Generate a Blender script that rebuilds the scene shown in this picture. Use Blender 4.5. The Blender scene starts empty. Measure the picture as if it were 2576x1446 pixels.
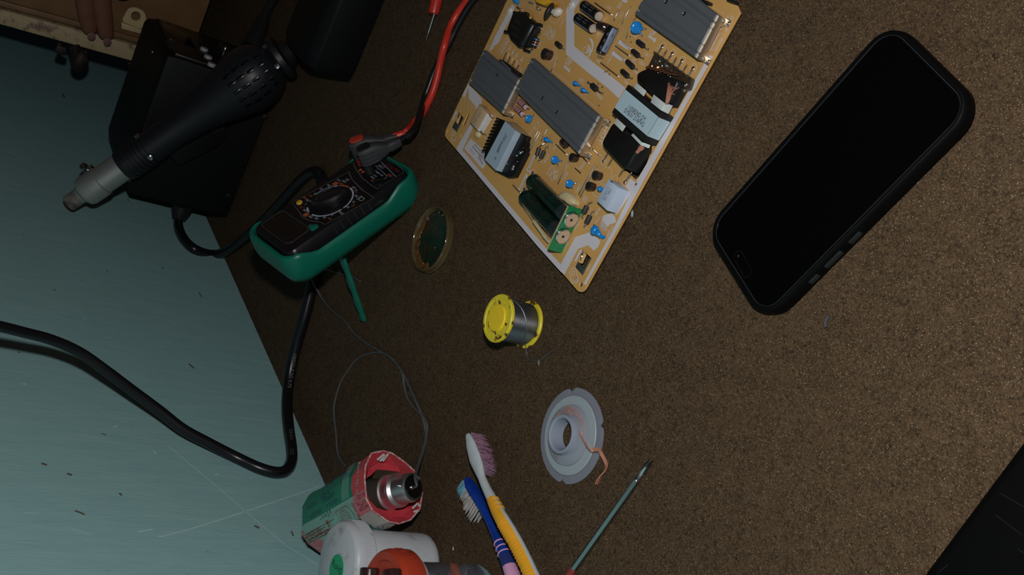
import bpy, bmesh, math, random
from mathutils import Vector, Matrix, geometry
random.seed(7)
SC = bpy.context.scene
COL = SC.collection
# ------------------------------------------------------------------ camera
# measured from the photograph: floor plane z=0, x along the wall, y towards the wall (metres)
W, H, F, HC = 2576, 1446, 2500.0, 0.43153812
RX = Vector((-0.4278645, -0.42843949, -0.79584645))   # image right
RY = Vector((-0.49008965, 0.849808, -0.19400645))     # image down
RZ = Vector((0.7594367, 0.30702763, -0.57357644))     # view direction
CAM = Vector((0, 0, HC))
cd = bpy.data.cameras.new('camera')
cam = bpy.data.objects.new('camera', cd); COL.objects.link(cam)
cam.matrix_world = Matrix((( RX.x, -RY.x, -RZ.x, 0), (RX.y, -RY.y, -RZ.y, 0), (RX.z, -RY.z, -RZ.z, HC), (0, 0, 0, 1)))
cd.sensor_fit = 'HORIZONTAL'; cd.sensor_width = 36.0; cd.lens = 36.0 * F / W
cd.clip_start = 0.01; cd.clip_end = 30
cd.dof.use_dof = True; cd.dof.focus_distance = 0.68; cd.dof.aperture_fstop = 60
SC.camera = cam
# ------------------------------------------------------------------ light: the camera's flash and a dim room
wd = bpy.data.worlds.new('world'); SC.world = wd; wd.use_nodes = True
wd.node_tree.nodes['Background'].inputs[0].default_value = (0.6, 0.75, 1.0, 1)
wd.node_tree.nodes['Background'].inputs[1].default_value = 0.006
fl = bpy.data.lights.new('camera_flash', 'POINT'); fl.energy = 11.8; fl.shadow_soft_size = 0.012; fl.color = (1.0, 0.98, 0.97)
flo = bpy.data.objects.new('camera_flash', fl); COL.objects.link(flo)
flo.location = CAM - RY * 0.085 + RX * 0.0
vs = SC.view_settings
vs.view_transform = 'Standard'; vs.look = 'None'; vs.exposure = 0.0; vs.gamma = 1.0; vs.use_curve_mapping = False

# ------------------------------------------------------------------ measuring helpers
def ray(p): return RX * (p[0] - W / 2) + RY * (p[1] - H / 2) + RZ * F
def at(p, z=0.0):
    d = ray(p); return CAM + d * ((z - HC) / d.z)
def on_x(p, x):
    d = ray(p); return CAM + d * (x / d.x)
def on_y(p, y):
    d = ray(p); return CAM + d * (y / d.y)
def on_plane(p, o, n):
    d = ray(p); return CAM + d * ((o - CAM).dot(n) / d.dot(n))
def mpp(P): return (P - CAM).dot(RZ) / F          # metres per image pixel at a point
def crop(ox, oy, s): return lambda x, y: (ox + x * s, oy + y * s)
UP = Vector((0, 0, 1))
def V(*a): return Vector(a)

# ------------------------------------------------------------------ materials
MATS = {}
def mat(name, col, rough=0.5, metal=0.0, var=0.12, scale=300, bump=0.0, bscale=None, spec=0.5, trans=0.0, ior=1.45, coat=0.0, alpha=1.0, sss=0.0):
    if name in MATS: return MATS[name]
    m = bpy.data.materials.new(name); m.use_nodes = True
    nt = m.node_tree; b = nt.nodes['Principled BSDF']
    tc = nt.nodes.new('ShaderNodeTexCoord')
    nz = nt.nodes.new('ShaderNodeTexNoise'); nz.inputs['Scale'].default_value = scale; nz.inputs['Detail'].default_value = 4
    nt.links.new(tc.outputs['Object'], nz.inputs['Vector'])
    mx = nt.nodes.new('ShaderNodeMix'); mx.data_type = 'RGBA'
    mx.inputs[6].default_value = (*[c * (1 - var) for c in col], 1); mx.inputs[7].default_value = (*[min(1, c * (1 + var)) for c in col], 1)
    nt.links.new(nz.outputs['Fac'], mx.inputs[0]); nt.links.new(mx.outputs[2], b.inputs['Base Color'])
    b.inputs['Roughness'].default_value = rough; b.inputs['Metallic'].default_value = metal
    b.inputs['Specular IOR Level'].default_value = spec
    b.inputs['IOR'].default_value = ior
    b.inputs['Transmission Weight'].default_value = trans
    b.inputs['Coat Weight'].default_value = coat; b.inputs['Coat Roughness'].default_value = 0.08
    b.inputs['Alpha'].default_value = alpha
    if sss: b.inputs['Subsurface Weight'].default_value = sss; b.inputs['Subsurface Radius'].default_value = (0.004, 0.003, 0.002)
    if bump:
        n2 = nt.nodes.new('ShaderNodeTexNoise'); n2.inputs['Scale'].default_value = bscale or scale * 3; n2.inputs['Detail'].default_value = 3
        nt.links.new(tc.outputs['Object'], n2.inputs['Vector'])
        bp = nt.nodes.new('ShaderNodeBump'); bp.inputs['Strength'].default_value = bump; bp.inputs['Distance'].default_value = 0.001
        nt.links.new(n2.outputs['Fac'], bp.inputs['Height']); nt.links.new(bp.outputs[0], b.inputs['Normal'])
    MATS[name] = m; return m
def stained(name, col, stain, rough=0.5, scale=90, lo=0.5, hi=0.65, **k):
    """base colour with soft patches of dirt or wear"""
    if name in MATS: return MATS[name]
    m = mat(name, col, rough, **k); nt = m.node_tree; b = nt.nodes['Principled BSDF']
    src = b.inputs['Base Color'].links[0].from_socket
    tc = [n for n in nt.nodes if n.type == 'TEX_COORD'][0]
    nz = nt.nodes.new('ShaderNodeTexNoise'); nz.inputs['Scale'].default_value = scale; nz.inputs['Detail'].default_value = 6; nz.inputs['Roughness'].default_value = 0.65
    nt.links.new(tc.outputs['Object'], nz.inputs['Vector'])
    rp = nt.nodes.new('ShaderNodeMapRange'); rp.inputs[1].default_value = lo; rp.inputs[2].default_value = hi
    nt.links.new(nz.outputs['Fac'], rp.inputs[0])
    mx = nt.nodes.new('ShaderNodeMix'); mx.data_type = 'RGBA'; mx.inputs[7].default_value = (*stain, 1)
    nt.links.new(rp.outputs[0], mx.inputs[0]); nt.links.new(src, mx.inputs[6]); nt.links.new(mx.outputs[2], b.inputs['Base Color'])
    return m

BLK = mat('black_plastic', (0.012, 0.012, 0.014), 0.45)
BLKM = mat('matt_black_plastic', (0.010, 0.010, 0.011), 0.7, spec=0.3)
BLKG = mat('glossy_black', (0.006, 0.006, 0.007), 0.12)
RUB = mat('black_rubber', (0.014, 0.014, 0.015), 0.5)
STEEL = mat('bright_steel', (0.62, 0.62, 0.63), 0.25, 1.0)
WIRE = mat('tinned_wire', (0.5, 0.5, 0.5), 0.35, 1.0, var=0.3)
SOLD = mat('solder_joint', (0.55, 0.55, 0.55), 0.3, 1.0, var=0.3)
COP = mat('copper_strand', (0.78, 0.33, 0.22), 0.38, 0.6, var=0.25)

# ------------------------------------------------------------------ mesh helpers
LOC = {}
def frame(o, x, y=None, z=None):
    x = Vector(x).normalized()
    if z is None: z = x.cross(Vector(y)).normalized()
    else: z = Vector(z); z = (z - x * z.dot(x)).normalized()
    y = z.cross(x)
    return Matrix(((x.x, y.x, z.x, o[0]), (x.y, y.y, z.y, o[1]), (x.z, y.z, z.z, o[2]), (0, 0, 0, 1)))
def axis_frame(o, zdir):
    z = Vector(zdir).normalized(); r = Vector((1, 0, 0)) if abs(z.x) < 0.8 else Vector((0, 1, 0))
    x = r.cross(z).normalized(); y = z.cross(x)
    return Matrix(((x.x, y.x, z.x, o[0]), (x.y, y.y, z.y, o[1]), (x.z, y.z, z.z, o[2]), (0, 0, 0, 1)))
def smooth_path(P, n=6):
    P = [Vector(p) for p in P]
    if len(P) < 3: return P
    out = []
    for i in range(len(P) - 1):
        p0 = P[max(i - 1, 0)]; p1 = P[i]; p2 = P[i + 1]; p3 = P[min(i + 2, len(P) - 1)]
        for k in range(n):
            t = k / n
            out.append(0.5 * ((2 * p1) + (p2 - p0) * t + (2 * p0 - 5 * p1 + 4 * p2 - p3) * t * t + (3 * p1 - p0 - 3 * p2 + p3) * t ** 3))
    out.append(P[-1]); return out
class MB:
    def __init__(s): s.bm = bmesh.new()
    def ring(s, pts): return [s.bm.verts.new(p) for p in pts]
    def skin(s, a, b, closed=True, mi=0):
        n = len(a)
        for i in range(n if closed else n - 1):
            j = (i + 1) % n
            try: s.bm.faces.new((a[i], a[j], b[j], b[i])).material_index = mi
            except ValueError: pass
    def cap(s, r, flip=False, mi=0):
        try: s.bm.faces.new(r[::-1] if flip else r).material_index = mi
        except ValueError: pass
    def loft(s, rings, c0=True, c1=True, mi=0):
        R = [s.ring(r) for r in rings]
        for a, b in zip(R, R[1:]): s.skin(a, b, mi=mi)
        if c0: s.cap(R[0], True, mi)
        if c1: s.cap(R[-1], False, mi)
        return s
    def prism(s, top, off, mi=0):
        off = Vector(off); top = [Vector(p) for p in top]
        return s.loft([[p + off for p in top], top], mi=mi)
    def box(s, M, sx, sy, sz, c=(0, 0, 0)):
        P = []
        for z in (-1, 1):
            P.append([M @ Vector((c[0] + x * sx / 2, c[1] + y * sy / 2, c[2] + z * sz / 2)) for x, y in ((-1, -1), (1, -1), (1, 1), (-1, 1))])
        return s.loft(P)
    def tube(s, P, r, n=8, caps=True):
        P = [Vector(p) for p in P]; rs = r if isinstance(r, (list, tuple)) else [r] * len(P)
        rings = []; up = None
        for i, p in enumerate(P):
            t = (P[min(i + 1, len(P) - 1)] - P[max(i - 1, 0)]).normalized()
            if up is None: up = Vector((0, 0, 1)) if abs(t.z) < 0.9 else Vector((1, 0, 0))
            x = up - t * up.dot(t)
            if x.length < 1e-6: x = t.orthogonal()
            x.normalize(); y = t.cross(x); up = x
            rings.append([p + (x * math.cos(2 * math.pi * k / n) + y * math.sin(2 * math.pi * k / n)) * rs[i] for k in range(n)])
        return s.loft(rings, caps, caps)
    def lathe(s, M, prof, n=24, c0=True, c1=True):
        rings = [[M @ Vector((r * math.cos(2 * math.pi * k / n), r * math.sin(2 * math.pi * k / n), z)) for k in range(n)] for r, z in prof]
        return s.loft(rings, c0, c1)
    def ellipsoid(s, M, rx, ry, rz, n=12, m=8):
        prof = [(math.sin(math.pi * (i + 0.5) / m), -math.cos(math.pi * (i + 0.5) / m)) for i in range(m)]
        rings = [[M @ Vector((r * rx * math.cos(2 * math.pi * k / n), r * ry * math.sin(2 * math.pi * k / n), z * rz)) for k in range(n)] for r, z in prof]
        return s.loft(rings)
    def poly(s, pts, mi=0):
        try: s.bm.faces.new([s.bm.verts.new(p) for p in pts]).material_index = mi
        except ValueError: pass
        return s
    def ribbon(s, P, w, nrm=UP, closed=False):
        P = [Vector(p) for p in P]; n = len(P); L = []; Rr = []
        for i, p in enumerate(P):
            a = P[i - 1] if (i > 0 or closed) else P[i]; b = P[(i + 1) % n] if (i < n - 1 or closed) else P[i]
            t = (b - a); t = t.normalized() if t.length > 1e-9 else Vector((1, 0, 0))
            x = t.cross(nrm).normalized()
            L.append(s.bm.verts.new(p + x * w / 2)); Rr.append(s.bm.verts.new(p - x * w / 2))
        for i in range(n if closed else n - 1):
            j = (i + 1) % n
            try: s.bm.faces.new((L[i], L[j], Rr[j], Rr[i]))
            except ValueError: pass
        return s
    def text(s, txt, o, xd, nrm, size, align='LEFT', length=None):
        cu = bpy.data.curves.new('t', 'FONT'); cu.body = txt; cu.size = size; cu.align_x = align; cu.align_y = 'CENTER'; cu.resolution_u = 2
        ob = bpy.data.objects.new('t', cu); me = bpy.data.meshes.new_from_object(ob)
        
        if length and len(me.vertices):
            xs = [v.co.x for v in me.vertices]; k = length / max(1e-6, max(xs) - min(xs)); x0 = min(xs) if align == 'LEFT' else 0
            me.transform(Matrix.Diagonal((k, 1, 1, 1)) @ Matrix.Translation((-x0, 0, 0)))
        me.transform(frame(o, xd, z=nrm)); s.bm.from_mesh(me)
        bpy.data.objects.remove(ob); bpy.data.curves.remove(cu); bpy.data.meshes.remove(me); return s
    def build(s, name, m, parent=None, smooth=True, bevel=0.0, seg=2, angle=35, label=None):
        bmesh.ops.recalc_face_normals(s.bm, faces=s.bm.faces)
        if bevel:
            ed = [e for e in s.bm.edges if len(e.link_faces) == 2 and e.calc_face_angle(0) > 0.5]
            bmesh.ops.bevel(s.bm, geom=ed, offset=bevel, segments=seg, profile=0.5, affect='EDGES', clamp_overlap=True)
        return finish(s.bm, name, m, parent, smooth, angle, label)
def finish(bm, name, m, parent=None, smooth=True, angle=35, label=None):
    o0 = LOC.get(parent, Vector((0, 0, 0))) if parent else None
    if o0 is None:
        if bm.verts:
            c = sum((v.co for v in bm.verts), Vector()) / len(bm.verts); o0 = Vector((c.x, c.y, min(v.co.z for v in bm.verts)))
        else: o0 = Vector((0, 0, 0))
    bmesh.ops.translate(bm, verts=bm.verts, vec=-o0)
    me = bpy.data.meshes.new(name); bm.to_mesh(me); bm.free()
    for x in (m if isinstance(m, (list, tuple)) else [m]): me.materials.append(x)
    if smooth and len(me.polygons):
        me.polygons.foreach_set('use_smooth', [True] * len(me.polygons)); me.set_sharp_from_angle(angle=math.radians(angle))
    ob = bpy.data.objects.new(name, me); COL.objects.link(ob); LOC[ob] = o0
    if parent: ob.parent = parent
    else: ob.location = o0
    if label: ob['label'] = label
    return ob
def thing(name, label, cat, loc, group=None):
    o = bpy.data.objects.new(name, None); COL.objects.link(o); o.location = loc; o.empty_display_size = 0.01
    o['label'] = label; o['category'] = cat
    if group: o['group'] = group
    LOC[o] = Vector(loc); return o
def tag(o, label, cat, group=None):
    o['label'] = label; o['category'] = cat
    if group: o['group'] = group
    return o
def struct(o): o['kind'] = 'structure'; return o
def filled(outer, holes, z, t):
    """flat plate with real holes: returns an MB"""
    cu = bpy.data.curves.new('c', 'CURVE'); cu.dimensions = '2D'; cu.fill_mode = 'BOTH'; cu.extrude = t / 2
    for pts in [outer] + holes:
        sp = cu.splines.new('POLY'); sp.points.add(len(pts) - 1); sp.use_cyclic_u = True
        for q, p in zip(sp.points, pts): q.co = (p[0], p[1], 0, 1)
    ob = bpy.data.objects.new('c', cu); me = bpy.data.meshes.new_from_object(ob)
    me.transform(Matrix.Translation((0, 0, z - t / 2))); b = MB(); b.bm.from_mesh(me)
    bmesh.ops.remove_doubles(b.bm, verts=b.bm.verts, dist=1e-6)
    bpy.data.objects.remove(ob); bpy.data.curves.remove(cu); bpy.data.meshes.remove(me); return b
def rrect(u0, u1, v0, v1, r, n=5):
    P = []
    for cx, cy, a in ((u1 - r, v1 - r, 0), (u0 + r, v1 - r, 90), (u0 + r, v0 + r, 180), (u1 - r, v0 + r, 270)):
        for k in range(n + 1):
            t = math.radians(a + 90 * k / n); P.append((cx + r * math.cos(t), cy + r * math.sin(t)))
    return P
def round_poly(pts, r, n=4):
    P = [Vector(p) for p in pts]; out = []
    for i, p in enumerate(P):
        a = (P[i - 1] - p); b = (P[(i + 1) % len(P)] - p); q = min(r, a.length * 0.45, b.length * 0.45)
        s, e = p + a.normalized() * q, p + b.normalized() * q
        for k in range(n + 1):
            t = k / n; out.append(s * (1 - t) ** 2 + p * 2 * t * (1 - t) + e * t * t)
    return out

# ================================================================== SETTING
def carpet_material():
    m = bpy.data.materials.new('brown_felt_carpet'); m.use_nodes = True; nt = m.node_tree; b = nt.nodes['Principled BSDF']; L = nt.links.new
    tc = nt.nodes.new('ShaderNodeTexCoord')
    def noise(sc, det=4, ro=0.6):
        n = nt.nodes.new('ShaderNodeTexNoise'); n.inputs['Scale'].default_value = sc; n.inputs['Detail'].default_value = det; n.inputs['Roughness'].default_value = ro
        L(tc.outputs['Object'], n.inputs['Vector']); return n
    def mixc(fac, a, c):
        x = nt.nodes.new('ShaderNodeMix'); x.data_type = 'RGBA'
        L(fac, x.inputs[0])
        for i, v in ((6, a), (7, c)):
            if isinstance(v, tuple): x.inputs[i].default_value = (*v, 1)
            else: L(v, x.inputs[i])
        return x.outputs[2]
    def rng(s, lo, hi):
        r = nt.nodes.new('ShaderNodeMapRange'); r.inputs[1].default_value = lo; r.inputs[2].default_value = hi; L(s, r.inputs[0]); return r.outputs[0]
    fine = noise(1150, 3, 0.75); mid = noise(120, 6, 0.75)
    c = mixc(rng(mid.outputs['Fac'], 0.36, 0.64), (0.024, 0.0140, 0.0064), (0.058, 0.0345, 0.0165))
    c = mixc(rng(fine.outputs['Fac'], 0.40, 0.74), c, (0.145, 0.091, 0.045))
    dk = noise(520, 3, 0.6); c = mixc(rng(dk.outputs['Fac'], 0.47, 0.25), c, (0.014, 0.008, 0.004))
    vo = nt.nodes.new('ShaderNodeTexVoronoi'); vo.inputs['Scale'].default_value = 1250; L(tc.outputs['Object'], vo.inputs['Vector'])
    sp = rng(vo.outputs['Distance'], 0.30, 0.16)
    sep = nt.nodes.new('ShaderNodeSeparateColor'); L(vo.outputs['Color'], sep.inputs[0])
    pick = rng(sep.outputs[0], 0.72, 0.95)
    mu = nt.nodes.new('ShaderNodeMath'); mu.operation = 'MULTIPLY'; L(sp, mu.inputs[0]); L(pick, mu.inputs[1])
    spc = mixc(sep.outputs[1], (0.44, 0.29, 0.14), (0.62, 0.52, 0.38))
    c = mixc(mu.outputs[0], c, spc); L(c, b.inputs['Base Color'])
    b.inputs['Roughness'].default_value = 0.85; b.inputs['Specular IOR Level'].default_value = 0.25
    bp = nt.nodes.new('ShaderNodeBump'); bp.inputs['Strength'].default_value = 0.55; bp.inputs['Distance'].default_value = 0.0012
    L(fine.outputs['Fac'], bp.inputs['Height']); L(bp.outputs[0], b.inputs['Normal']); return m
def wall_material():
    m = bpy.data.materials.new('pale_teal_paint'); m.use_nodes = True; nt = m.node_tree; b = nt.nodes['Principled BSDF']; L = nt.links.new
    tc = nt.nodes.new('ShaderNodeTexCoord')
    def noise(rot, sc, det=5, ro=0.6, scale=1.0):
        mp = nt.nodes.new('ShaderNodeMapping'); mp.inputs['Scale'].default_value = sc; mp.inputs['Rotation'].default_value = (0, rot, 0)
        n = nt.nodes.new('ShaderNodeTexNoise'); n.inputs['Scale'].default_value = scale; n.inputs['Detail'].default_value = det; n.inputs['Roughness'].default_value = ro
        L(tc.outputs['Object'], mp.inputs['Vector']); L(mp.outputs[0], n.inputs['Vector']); return n.outputs['Fac']
    def rng(s, lo, hi):
        r = nt.nodes.new('ShaderNodeMapRange'); r.inputs[1].default_value = lo; r.inputs[2].default_value = hi; L(s, r.inputs[0]); return r.outputs[0]
    def mixc(fac, a, c):
        x = nt.nodes.new('ShaderNodeMix'); x.data_type = 'RGBA'; L(fac, x.inputs[0])
        for i, v in ((6, a), (7, c)):
            if isinstance(v, tuple): x.inputs[i].default_value = (*v, 1)
            else: L(v, x.inputs[i])
        return x.outputs[2]
    st = noise(0.25, (110, 1, 22)); fine = noise(0.25, (420, 1, 60), 4)
    c = mixc(rng(st, 0.3, 0.7), (0.295, 0.525, 0.53), (0.345, 0.58, 0.585))
    c = mixc(rng(noise(0.3, (70, 1, 9), 6), 0.64, 0.72), c, (0.23, 0.48, 0.47))
    c = mixc(rng(noise(0.1, (160, 1, 110), 3, 0.5), 0.735, 0.77), c, (0.16, 0.17, 0.12))
    L(c, b.inputs['Base Color']); b.inputs['Roughness'].default_value = 0.5; b.inputs['Specular IOR Level'].default_value = 0.35
    ad = nt.nodes.new('ShaderNodeMath'); ad.operation = 'ADD'; L(st, ad.inputs[0]); L(fine, ad.inputs[1])
    bp = nt.nodes.new('ShaderNodeBump'); bp.inputs['Strength'].default_value = 0.3; bp.inputs['Distance'].default_value = 0.0009
    L(ad.outputs[0], bp.inputs['Height']); L(bp.outputs[0], b.inputs['Normal']); return m
WALLY = 0.519
fb = MB(); fb.loft([[V(-0.6, -1.4, -0.03), V(3.4, -1.4, -0.03), V(3.4, WALLY, -0.03), V(-0.6, WALLY, -0.03)], [V(-0.6, -1.4, 0), V(3.4, -1.4, 0), V(3.4, WALLY, 0), V(-0.6, WALLY, 0)]])
floor = struct(fb.build('floor', carpet_material(), smooth=False)); floor['label'] = 'brown speckled felt carpet covering the floor'
wb = MB(); wb.loft([[V(-0.6, WALLY, -0.03), V(3.4, WALLY, -0.03), V(3.4, WALLY + 0.06, -0.03), V(-0.6, WALLY + 0.06, -0.03)], [V(-0.6, WALLY, 1.3), V(3.4, WALLY, 1.3), V(3.4, WALLY + 0.06, 1.3), V(-0.6, WALLY + 0.06, 1.3)]])
wall = struct(wb.build('wall_back', wall_material(), smooth=False)); wall['label'] = 'pale teal painted wall with brush marks and scratches'
# frayed fibres along the carpet's edge
fr = MB()
for i in range(1500):
    x = random.uniform(0.55, 1.42); p = V(x, WALLY - random.uniform(0.0003, 0.004), 0.0001); q = p + V(random.uniform(-.003, .003), random.uniform(-.0005, .0003), random.uniform(.0006, .0020))
    q.y = min(q.y, WALLY - 0.0003); t = V(random.uniform(.0001, .00022), 0, 0); fr.poly([p - t, p + t, q])
f_ = fr.build('carpet_fibre', mat('carpet_fibre', (0.075, 0.047, 0.023), 0.9), floor, smooth=False); f_['kind'] = 'stuff'
# long scratches and stains standing on the paint
PALE = mat('bare_pale_paint', (0.52, 0.73, 0.74), 0.6)
def wall_marks():
    rows = [([(400, 1350), (470, 1333), (560, 1305), (650, 1275), (740, 1245), (806, 1222)], .0010), ([(424, 1122), (470, 1160), (560, 1235), (640, 1305), (720, 1372), (800, 1420)], .0007),
            ([(348, 1337), (385, 1331)], .0012), ([(630, 905), (680, 912)], .0006), ([(286, 1074), (296, 1069)], .0016), ([(385, 1134), (394, 1142)], .0014), ([(58, 966), (66, 965)], .0022), ([(541, 1195), (550, 1192)], .0016),
            ([(96, 1292), (60, 1288)], .0006), ([(180, 1330), (230, 1345)], .0005), ([(600, 1050), (690, 1061)], .0005), ([(210, 800), (216, 803)], .0022), ([(140, 158), (185, 172)], .0022)]
    for P, w in rows:
        b = MB(); b.ribbon([on_y(p, WALLY - .0003) for p in P], w, V(0, -1, 0)); b.build('paint_scratch', PALE, wall, smooth=False)
    dirt = [((475, 915), (488, 926), .0030), ((104, 1165), (118, 1170), .0030), ((168, 1191), (181, 1195), .0030), ((188, 1284), (213, 1294), .0024), ((255, 1090), (266, 1094), .0016), ((640, 1322), (652, 1328), .0032), ((733, 1335), (738, 1348), .0020), ((158, 236), (162, 245), .0045), ((300, 1240), (306, 1246), .0024), ((268, 680), (272, 684), .0018), ((407, 672), (411, 677), .0018), ((500, 735), (508, 748), .0018), ((135, 727), (139, 731), .0018), ((320, 500), (326, 506), .002)]
    for p, q, w in dirt:
        b = MB(); a, c = on_y(p, WALLY - .0003), on_y(q, WALLY - .0003); b.ribbon([a, a.lerp(c, .5) + V(0.0004, 0, 0), c], w * .75, V(0, -1, 0)); b.build('wall_stain', mat('brown_stain', (0.13, 0.12, 0.075), 0.7), wall, smooth=False)
wall_marks()
# ------------------------------------------------------------------ the wooden door on the far side
DX = 1.48
WOOD = mat('brown_door_wood', (0.20, 0.108, 0.050), 0.5, var=0.35, scale=25, bump=0.15)
CREAM = stained('worn_cream_paint', (0.50, 0.39, 0.22), (0.23, 0.14, 0.10), 0.6, scale=55, lo=0.52, hi=0.62, var=0.15, scale_=None) if False else stained('worn_cream_paint', (0.44, 0.345, 0.20), (0.19, 0.12, 0.085), 0.6, 60, 0.53, 0.63)
RUST = stained('rusty_iron', (0.018, 0.010, 0.008), (0.06, 0.036, 0.022), 0.6, 120, .60, .68)
door = thing('door_1', 'brown wooden door leaf with a worn cream painted edge', 'door', (DX, 0.35, 0.03)); door['kind'] = 'structure'; del door['category']
e0, e1 = on_x((0, 60), DX), on_x((345, 156), DX); s0, s1 = on_x((0, 21), DX), on_x((330, 109), DX)
dy = (e1 - e0) / (e1.z - e0.z); ze, zs = 0.55, 0.035
pe0, pe1 = e0 + dy * (ze - e0.z), e0 + dy * (zs - e0.z); ds = (s1 - s0) / (s1.z - s0.z); ps0, ps1 = s0 + ds * (ze - s0.z), s0 + ds * (zs - s0.z)
b = MB(); b.prism([V(DX, ps1.y - .002, zs), V(DX, -0.9, zs), V(DX, -0.9, ze), V(DX, ps0.y - .002, ze)], (0.035, 0, 0)); b.build('door_panel', WOOD, door, bevel=.002)
b = MB(); b.prism([V(DX - .004, pe1.y, zs), V(DX - .004, ps1.y, zs), V(DX - .004, ps0.y, ze), V(DX - .004, pe0.y, ze)], (0.039, 0, 0)); b.build('edge_strip', CREAM, door, bevel=.0025)
b = MB(); n_ = 9
b.prism([V(DX - .006, ps1.y - .004, zs), V(DX - .006, ps1.y - .012, zs), V(DX - .006, ps0.y - .012, ze), V(DX - .006, ps0.y - .004, ze)], (0.006, 0, 0)); b.build('moulding_bead', WOOD, door, bevel=.0015)
# latch plate with a hole, standing out from the door
lp = crop(0, 0, 0.15528)
out = [on_x(lp(x, y), DX - .02) for x, y in ((1960, 345), (2080, 130), (2200, 115), (2330, 180), (2375, 300), (2310, 480))]
hole_c = on_x(lp(2200, 262), DX - .02); ru = (on_x(lp(2285, 262), DX - .02) - hole_c).length
b = MB(); o2 = round_poly(out, .006); N_ = 24
outer = o2; inner = [hole_c + V(0, math.cos(t), math.sin(t)) * ru * .92 for t in [2 * math.pi * k / len(outer) for k in range(len(outer))]]
ang = lambda p: math.atan2((p - hole_c).z, (p - hole_c).y)
outer = sorted(outer, key=ang); inner = sorted(inner, key=ang)
A = b.ring(outer); B_ = b.ring(inner); A2 = b.ring([p + V(.005, 0, 0) for p in outer]); B2 = b.ring([p + V(.005, 0, 0) for p in inner])
b.skin(A, B_); b.skin(A2, B2); b.skin(A, A2); b.skin(B_, B2)
b.build('latch_plate', mat('cream_paint', (0.50, 0.37, 0.19), 0.5), door, angle=30)
ft = [on_x(lp(x, y), DX - .012) for x, y in ((1965, 470), (2310, 560), (2310, 480), (1965, 360))]
b = MB(); b.prism(ft, (.012, 0, 0)); b.build('latch_foot', mat('cream_paint', (0.50, 0.37, 0.19), 0.5), door, bevel=.001)
kn = on_x(lp(1290, 970), DX + .005)
b = MB(); b.ellipsoid(Matrix.Translation(kn), .0125, .0180, .0118, 16, 10); b.build('bolt_knob', RUST, door)
kq = on_x(lp(1180, 770), DX)
b = MB(); b.tube([kq + V(0, -.006, 0), kq.lerp(kn, .5), kn], [.008, .007, .009], 10); b.build('bolt_neck', RUST, door)
for x, y in ((960, 715), (2100, 1030), (1385, 840)):
    p = on_x(lp(x, y), DX + .004); b = MB(); b.lathe(axis_frame(p - V(.002, 0, 0), (-1, .3, 0)), [(.0035, -.004), (.0035, .002), (.002, .003)], 10); b.build('screw', RUST, door)
b = MB(); p0 = on_x(lp(985, 800), DX + .004); b.box(frame(p0, (0, 1, 0), (0, 0, 1)), .012, .014, .012); b.build('hinge_leaf', RUST, door, bevel=.002)
# ------------------------------------------------------------------ hand resting on the door
SKIN = mat('brown_skin', (0.20, 0.085, 0.055), 0.5, var=0.2, scale=60, bump=0.2, bscale=700, sss=0.15)
person = thing('person', 'bare brown hand of a person, fingertips pressed on the door edge', 'person', on_x((235, -60), DX - .02))
def hand():
    hx = DX - .016
    P = lambda x, y, o=0.0: on_x((x, y), hx - o)
    me = bpy.data.meshes.new('hand'); vs_, es, rad = [], [], []
    def chain(pts, rs, root=None):
        prev = root
        for p, r in zip(pts, rs):
            vs_.append(p); rad.append(r); i = len(vs_) - 1
            if prev is not None: es.append((prev, i))
            prev = i
        return prev
    w = chain([P(150, -330, .05), P(195, -210, .045), P(225, -130, .03)], [.030, .027, .030])
    # index and middle lie straight on the edge, ring and little finger curl back, thumb to the side
    chain([P(214, -58, .022), P(213, -8, .016), P(219, 40, .010), P(228, 84, .002)], [.0155, .0138, .0128, .0112], w)
    chain([P(252, -52, .022), P(254, 4, .016), P(262, 54, .010), P(269, 98, .002)], [.0155, .0140, .0130, .0112], w)
    chain([P(290, -48, .020), P(312, -12, .016), P(318, -20, .004), P(304, -44, .0)], [.0145, .0125, .0115, .0105], w)
    chain([P(318, -62, .018), P(345, -36, .014), P(350, -44, .004), P(338, -62, .0)], [.0130, .0112, .0102, .0095], w)
    chain([P(150, -150, .02), P(125, -90, .012), P(118, -50, .004)], [.0155, .0135, .0115], w)
    me.from_pydata([v - LOC[person] for v in vs_], es, []); o = bpy.data.objects.new('hand', me); COL.objects.link(o); o.parent = person; LOC[o] = LOC[person]
    o.modifiers.new('skin', 'SKIN'); sub = o.modifiers.new('subdivision', 'SUBSURF'); sub.levels = 2; sub.render_levels = 2
    for d, r in zip(me.skin_vertices[0].data, rad): d.radius = (r, r)
    me.skin_vertices[0].data[0].use_root = True; me.materials.append(SKIN); o.modifiers['skin'].use_smooth_shade = True
    NAIL = mat('fingernail', (0.22, 0.115, 0.105), 0.3, var=.05)
    for tip, back in (((228, 84), (219, 40)), ((268, 98), (262, 54))):
        a, c = P(*tip, .002), P(*back, .010); t = (a - c).normalized(); nn = V(-1, 0, 0); nn = (nn - t * nn.dot(t)).normalized()
        M = frame(a - t * .0015 + nn * .0088, t, z=nn); b = MB(); b.ellipsoid(M, .0072, .0054, .0022, 16, 8); b.build('fingernail', NAIL, o)
    cf = MB(); q0, q1 = P(120, -390, .055), P(172, -265, .05); cf.tube([q0, q0.lerp(q1, .6), q1], [.042, .040, .038], 16); cf.build('sleeve_cuff', mat('dark_cloth', (.03, .03, .05), .9), person)
hand()
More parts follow.
